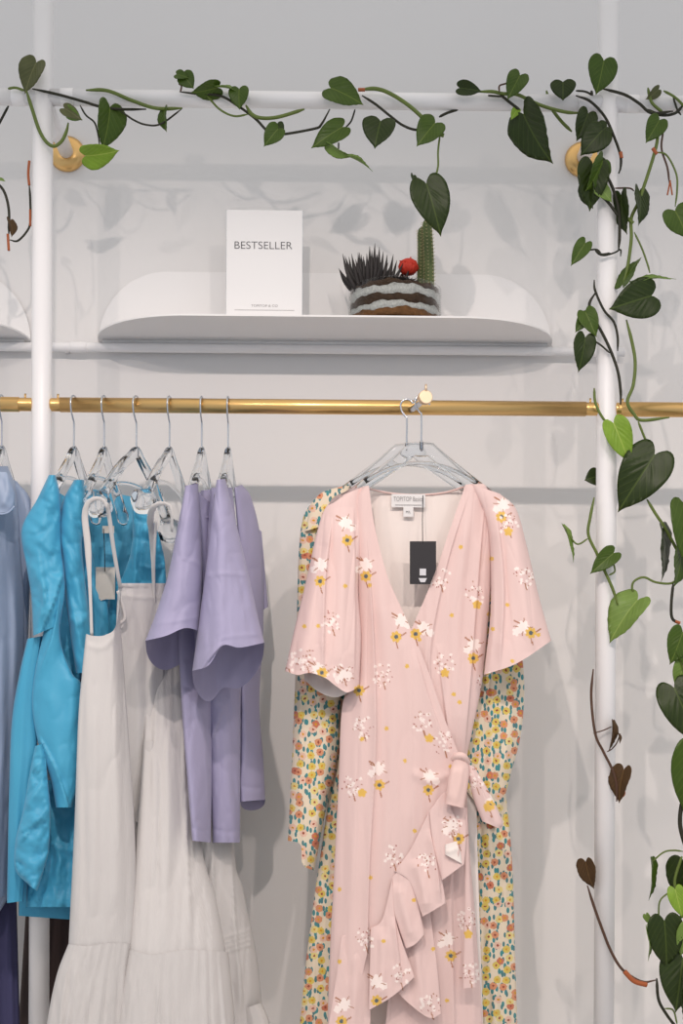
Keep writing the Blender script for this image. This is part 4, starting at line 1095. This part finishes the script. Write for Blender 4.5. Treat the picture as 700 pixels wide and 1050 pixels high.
def leaf(parent, bx, by, tx, ty, w, kind, Y=-0.04, cup=None, flip=None):
    B = P(bx, by, Y)
    T0 = P(tx, ty, Y)
    L = np.linalg.norm(T0 - B)
    tilt = random.uniform(-0.25, 0.35) if L > 0.03 else 0.4
    T = T0 + np.array([0, -L * tilt * 0.6, 0])
    T = P(tx, ty, T[1])
    yv = T - B; L3 = np.linalg.norm(yv); yv /= L3
    view = np.array([0, -1.0, 0])
    xv = np.cross(view, yv); xv /= np.linalg.norm(xv)
    nv = np.cross(xv, yv)
    wm = w * 0.00208
    nat = L3 * 0.86
    sg = random.choice((-1, 1)) if flip is None else flip
    if wm < nat * 0.72:
        rho = min(1.1, math.acos(max(0.05, wm / nat))) * sg
    else:
        rho = random.uniform(-0.22, 0.22)
    width = wm / math.cos(rho)
    xr = xv * math.cos(rho) + nv * math.sin(rho)
    nr = np.cross(xr, yv)
    if nr[1] > 0: nr = -nr
    cup = random.uniform(0.10, 0.32) if cup is None else cup
    k = 7
    V = [np.array([0.0, 0.12])]
    rings = []
    for i in range(1, k + 1):
        f_ = i / k
        rings.append(np.stack([HX * f_, 0.12 + (HY - 0.12) * f_], -1))
    pts = np.vstack([np.array([[0.0, 0.12]])] + rings)
    x_, y_ = pts[:, 0], pts[:, 1]
    z_ = cup * np.abs(x_) ** 1.15 * 0.9 - 0.20 * (y_ - 0.35) ** 2 + 0.012 * np.sin(y_ * 34 - np.abs(x_) * 42) * np.minimum(1, np.abs(x_) * 6) + 0.03 * np.sin(7 * y_ + bx) * np.abs(x_) * 2
    z0 = z_[0]
    W3 = B + np.outer(x_ * width, xr) + np.outer(y_ * L3, yv) + np.outer((z_ - z0) * L3, nr)
    F = []
    n = len(HX)
    for j in range(n):
        F.append([0, 1 + j, 1 + (j + 1) % n])
    for i in range(k - 1):
        a0 = 1 + i * n
        for j in range(n):
            F.append([a0 + j, a0 + n + j, a0 + n + (j + 1) % n, a0 + (j + 1) % n])
    # thin underside a little behind the face
    nV = len(W3)
    W4 = np.vstack([W3, W3 - nr * 0.0006])
    F2 = F + [[q + nV for q in f[::-1]] for f in F]
    a0 = 1 + (k - 1) * n
    F2 += [[a0 + j, a0 + j + nV, a0 + (j + 1) % n + nV, a0 + (j + 1) % n] for j in range(n)]
    return mk('leaf', W4, F2, LM[kind], parent, uv=np.vstack([pts, pts]))


def stem(parent, pts, w, kind='g', Y=-0.034, name='stem'):
    pts = np.asarray(pts, float)
    if pts.shape[1] == 2:
        ys_ = np.full(len(pts), Y)
    else:
        ys_ = pts[:, 2]
    m_ = {'g': M['stem_green'], 'd': M['stem_dark'], 'b': M['stem_brown'], 'o': M['node_orange']}[kind]
    V = P(pts[:, 0], pts[:, 1], ys_)
    rr_ = w * (0.00078 if name == 'node' else 0.00096)
    rl = [rr_ * 0.45] + [rr_] * 8 + [rr_ * 0.45] if name == 'stem' else rr_
    return mk(name, *tube(V, rl, n=len(pts) * 7, seg=8), m_, parent)


G_V = 'heart-leaf vines draped over the rack'


def vine(px, py, label, stems, leaves, Y=-0.034):
    r = thing('heart_leaf_vine', P(px, py, 0.0), label, 'vine', G_V)
    for s_ in stems:
        stem(r, s_[0], s_[1], s_[2] if len(s_) > 2 else 'g', s_[3] if len(s_) > 3 else Y, s_[4] if len(s_) > 4 else 'stem')
    for l_ in leaves:
        leaf(r, *l_)
    return r


vine(42, 103, 'vine around the left upright with a bright yellow-green leaf by the brass flange',
     [([(8, 91), (16, 90), (25, 93)], 3, 'g', -0.03), ([(27, 93), (33, 112), (40, 133), (47, 145), (55, 150), (63, 145), (68, 135), (70, 126)], 4, 'g', -0.034),
      ([(33, 91), (60, 97), (85, 104), (105, 110), (125, 112), (150, 112)], 3.2, 'd', -0.026), ([(82, 108), (88, 118), (97, 126), (101, 140), (102, 150)], 2.0, 'd'),
      ([(124, 114), (137, 123), (150, 128), (165, 127), (186, 112)], 2.2, 'd'), ([(88, 92.5), (110, 93), (135, 103), (160, 111), (187, 111)], 4.2, 'g', -0.028),
      ([(9, 108), (0, 125), (-8, 140)], 3, 'd', 0.02), ([(-6, 185), (4, 196), (9, 215), (9, 240)], 3, 'd', -0.01),
      ([(10, 246), (18, 247), (27, 238), (31, 228), (31, 205), (30, 190)], 2.6, 'd', 0.01), ([(30, 190), (29, 178), (30, 165)], 3, 'o', 0.01, 'withered_tip'), ([(31, 232), (31, 215)], 3.4, 'o', 0.009, 'node'), ([(8, 240), (9, 257)], 3, 'o', -0.012, 'withered_tip')],
     [(37, 64, 25, 94, 27, 'o', -0.045, 0.4), (66, 111, 83, 122, 14, 'o', -0.04), (70, 113, 83, 123, 10, 'l', -0.035), (113, 110, 107, 152, 25, 'm', -0.03), (88, 160, 121, 156, 17, 'y', -0.04), (11, 226, 13, 242, 7, 'b', -0.012), (168, 113, 169, 134, 11, 'm', -0.03), (-4, 184, 5, 185, 6, 'l', -0.01)])
vine(230, 103, 'vine with small leaves looped over the top bar above the sign',
     [([(184, 94), (200, 96), (225, 98), (243, 108), (262, 122), (275, 135), (287, 138), (322, 132), (329, 128), (338, 112)], 3.0, 'd', -0.03), ([(212, 98), (225, 112), (240, 119), (255, 117)], 2.4, 'g', -0.03),
      ([(252, 108), (258, 117), (268, 121), (285, 120), (312, 112)], 4.2, 'g', -0.034), ([(185, 94), (186, 88), (183, 86)], 2, 'b', -0.035)],
     [(188, 77, 198, 90, 18, 'm', -0.04), (181, 76, 192, 79, 11, 'm', -0.042), (223, 90, 197, 96, 12, 'm', -0.04), (224, 89, 243, 92, 8, 'l', -0.038), (245, 91, 245, 111, 21, 'm', -0.045), (285, 132, 271, 149, 20, 'm', -0.04), (284, 128, 290, 136, 12, 'd', -0.036)])
vine(400, 103, 'vine on the top bar with a leaf dangling in front of the cactus',
     [([(369, 92), (385, 91), (400, 96), (420, 109), (440, 127), (452, 136)], 4.6, 'g', -0.036), ([(371, 98), (385, 107), (400, 119), (412, 128), (425, 133), (436, 132)], 3.0, 'd', -0.032), ([(451, 138), (449, 155), (449, 170), (446, 183)], 2.2, 'g', -0.034),
      ([(450, 120), (458, 116), (470, 112)], 3.2, 'd', 0.0), ([(364, 112), (360, 124), (354, 131)], 2.0, 'd', -0.015), ([(347, 146), (347, 153)], 1.8, 'd', -0.03), ([(367, 92), (374, 92)], 5, 'o', -0.037, 'node'), ([(448, 137), (455, 139)], 6, 'g', -0.037, 'node')],
     [(339, 90, 371, 105, 30, 'm', -0.045), (351, 130, 320, 150, 24, 'm', -0.04), (390, 124, 384, 150, 34, 'd', -0.042), (446, 126, 428, 148, 28, 'm', -0.042), (337, 150, 360, 162, 6, 'l', -0.035), (357, 160, 382, 173, 6, 'l', -0.035), (437, 188, 452, 239, 40, 'd', -0.05, 0.15), (424, 180, 425, 191, 7, 'd', -0.04)])
vine(540, 103, 'vine over the top bar between the planter and the right upright, one long dark leaf',
     [([(489, 94), (505, 94), (515, 96), (530, 97), (545, 104), (560, 110), (580, 115), (596, 116)], 4.0, 'g', -0.032), ([(512, 96), (520, 103), (533, 113)], 3.4, 'd', -0.03), ([(512, 95), (512, 88), (520, 85), (530, 78)], 2.0, 'b', -0.04), ([(560, 93), (565, 110), (575, 124), (586, 135)], 4, 'g', 0.0),
      ([(500, 98), (515, 99)], 2.4, 'd', -0.032), ([(590, 93), (600, 94), (608, 98)], 2.4, 'd', -0.034)],
     [(471, 90, 493, 93, 15, 'd', -0.04), (533, 77, 521, 100, 22, 'm', -0.045), (536, 117, 562, 166, 27, 'd', -0.045, 0.2), (530, 112, 524, 122, 9, 'y', -0.03), (577, 84, 577, 102, 26, 'd', -0.042)])
vine(621, 130, 'cluster of dark leaves where the top bar meets the right upright',
     [([(590, 98), (605, 104), (620, 120), (630, 142), (636, 160), (636, 172), (634, 178)], 3.2, 'd', -0.034), ([(636, 156), (637, 162)], 5, 'o', -0.036, 'node'), ([(618, 91), (640, 97), (655, 106), (668, 116), (690, 114)], 3.4, 'd', -0.032), ([(619, 175), (628, 193), (634, 215), (635, 240), (634, 256)], 3.6, 'd', -0.034),
      ([(611, 197), (622, 206), (634, 222)], 3.6, 'd', -0.036), ([(600, 257), (612, 256), (618, 262), (630, 259), (636, 256), (636, 263)], 2.0, 'd', -0.036), ([(610, 256), (616, 261), (626, 260)], 3.4, 'd', -0.036), ([(630, 193), (645, 193), (650, 196)], 2, 'b', -0.034), ([(607, 97), (606, 93)], 3, 'd', -0.034)],
     [(619, 62, 612, 95, 31, 'm', -0.05, 0.15), (603, 116, 592, 143, 22, 'd', -0.03), (617, 134, 596, 158, 30, 'd', -0.05), (622, 130, 610, 140, 18, 'd', -0.04), (608, 168, 605, 214, 33, 'd', -0.052), (618, 165, 603, 195, 20, 'm', -0.056), (612, 190, 627, 206, 17, 'l', -0.045), (600, 189, 606, 213, 13, 'd', -0.04),
      (636, 200, 640, 239, 13, 'd', -0.036), (600, 249, 586, 271, 17, 'm', -0.042)])
vine(665, 130, 'long green vine hanging to the right of the right upright down to the brass rail',
     [([(668, 114), (672, 125), (674, 140), (671, 156), (663, 182), (654, 208), (647, 224), (647, 245), (643, 275), (638, 292)], 3.8, 'g', -0.03), ([(662, 112), (678, 118), (692, 116), (700, 108)], 3.4, 'd', -0.026), ([(664, 90), (668, 105), (680, 116)], 3.6, 'g', -0.03), ([(680, 93), (692, 100), (704, 112)], 3.0, 'g', -0.03),
      ([(671, 156), (683, 159), (693, 178), (694, 195), (692, 212)], 2.2, 'g', -0.03), ([(680, 133), (678, 152), (684, 172), (686, 188)], 2.4, 'b', -0.026), ([(687, 185), (684, 200)], 1.8, 'o', -0.026, 'withered_tip'), ([(687, 187), (689, 200)], 1.8, 'o', -0.026, 'withered_tip'), ([(690, 100), (694, 112), (698, 118)], 2.4, 'd', -0.026),
      ([(650, 238), (658, 255), (664, 272), (666, 280)], 2.2, 'g', -0.03), ([(640, 296), (650, 290), (655, 291)], 2.2, 'g', -0.03), ([(642, 328), (648, 352), (651, 372), (649, 395), (643, 412), (650, 425), (658, 431), (686, 428)], 3.8, 'g', -0.03), ([(654, 432), (662, 452), (669, 466)], 2.8, 'g', -0.034),
      ([(663, 512), (672, 527), (682, 542), (696, 568)], 3.6, 'g', -0.034), ([(669, 152), (673, 158)], 5.5, 'o', -0.032, 'node'), ([(643, 224), (649, 229)], 5.5, 'g', -0.032, 'node')],
     [(676, 123, 663, 145, 22, 'm', -0.035), (656, 196, 657, 229, 20, 'd', -0.035), (692, 216, 705, 243, 38, 'm', -0.04), (675, 92, 663, 102, 9, 'o', -0.035), (638, 291, 655, 263, 12, 'm', -0.035), (652, 288, 691, 283, 9, 'l', -0.035), (668, 303, 627, 316, 40, 'd', -0.045, 0.12), (671, 466, 635, 522, 50, 'd', -0.05, 0.12)])
vine(621, 350, 'thin vine twisting down the right upright, bright leaf over the brass rail',
     [([(609, 287), (610, 298), (619, 318), (629, 330), (633, 345), (633, 360)], 2.8, 'd', -0.032), ([(611, 299), (604, 312), (608, 325), (618, 343), (626, 360), (633, 380), (636, 400), (636, 415)], 3.4, 'd', -0.034), ([(603, 349), (613, 352), (625, 362)], 2.2, 'd', -0.034),
      ([(609, 398), (610, 412), (615, 424), (621, 433)], 3.0, 'g', -0.036), ([(609, 510), (605, 530), (603, 548), (612, 568), (620, 586), (628, 604), (633, 620)], 3.4, 'g', -0.034), ([(603, 552), (592, 558), (584, 550), (579, 543)], 2.0, 'g', -0.036), ([(629, 578), (630, 586), (624, 590)], 2, 'g', -0.036)],
     [(600, 320, 611, 344, 20, 'm', -0.04), (602, 323, 590, 340, 14, 'm', -0.038), (600, 346, 594, 380, 24, 'd', -0.042), (629, 434, 645, 473, 28, 'y', -0.045), (613, 488, 600, 492, 20, 'd', 0.03), (579, 542, 590, 574, 6, 'l', -0.038), (629, 567, 606, 587, 20, 'm', -0.045)])
vine(690, 700, 'leafy vine hanging down the right edge of the photo',
     [([(653, 613), (648, 604), (650, 596), (660, 592), (672, 597), (688, 598), (698, 590)], 2.6, 'g', -0.03), ([(690, 598), (688, 620), (689, 634), (696, 639)], 3.4, 'd', -0.03), ([(692, 637), (697, 639)], 4.5, 'o', -0.031, 'node'), ([(700, 655), (697, 670), (702, 690)], 4, 'g', -0.03), ([(699, 820), (697, 845), (703, 870)], 5, 'd', -0.02),
      ([(668, 884), (680, 874), (690, 872), (700, 873)], 2.0, 'g', -0.03), ([(699, 878), (692, 900), (692, 912)], 3.4, 'y' if False else 'g', -0.036), ([(675, 942), (676, 925), (683, 917), (690, 914)], 2.0, 'g', -0.034), ([(693, 942), (704, 938)], 3.6, 'g', -0.036), ([(673, 1003), (675, 1025), (683, 1040), (692, 1052), (700, 1062)], 3.4, 'd', -0.036), ([(681, 1034), (690, 1036), (694, 1050)], 2.0, 'g', -0.036)],
     [(653, 615, 624, 656, 30, 'l', -0.045, 0.3), (680, 543, 682, 594, 20, 'd', -0.04), (704, 520, 712, 588, 44, 'm', -0.035), (699, 562, 694, 600, 24, 'm', -0.03), (700, 648, 688, 680, 28, 'm', -0.038), (704, 678, 692, 702, 22, 'l', -0.03), (700, 655, 702, 682, 22, 'm', -0.03), (691, 705, 716, 762, 44, 'd', -0.045, 0.15),
      (712, 768, 702, 832, 44, 'm', -0.05, 0.15), (668, 884, 668, 922, 9, 'm', -0.034), (701, 884, 706, 928, 28, 'd', -0.03), (692, 912, 699, 940, 18, 'y', -0.040), (681, 944, 684, 992, 38, 'd', -0.048, 0.12), (664, 952, 667, 984, 10, 'l', -0.036), (662, 938, 667, 948, 6, 'l', -0.034), (700, 982, 693, 1036, 44, 'd', -0.04, 0.12),
      (706, 950, 698, 980, 22, 'l', -0.052), (705, 1000, 704, 1050, 30, 'd', -0.03)])
vine(621, 760, 'withered brown shoot on the lower right upright',
     [([(608, 686), (606, 715), (610, 752), (618, 770), (628, 790), (632, 805), (632, 822)], 3.0, 'b', -0.034), ([(608, 752), (618, 749), (627, 745)], 1.4, 'b', -0.034), ([(622, 771), (627, 768), (632, 762), (636, 752)], 1.4, 'b', -0.034), ([(634, 820), (640, 815), (640, 808)], 1.4, 'o', -0.034),
      ([(602, 908), (609, 930), (618, 955), (626, 975), (636, 992), (648, 1002), (660, 1007), (672, 1005)], 3.2, 'b', -0.032), ([(640, 996), (650, 1006), (663, 1010)], 5.5, 'o', -0.036, 'withered_tip')],
     [(628, 742, 626, 770, 7, 'b', -0.04), (639, 789, 633, 822, 17, 'b', -0.04), (600, 884, 607, 911, 16, 'b', -0.036), (634, 753, 636, 762, 4, 'b', -0.036)])
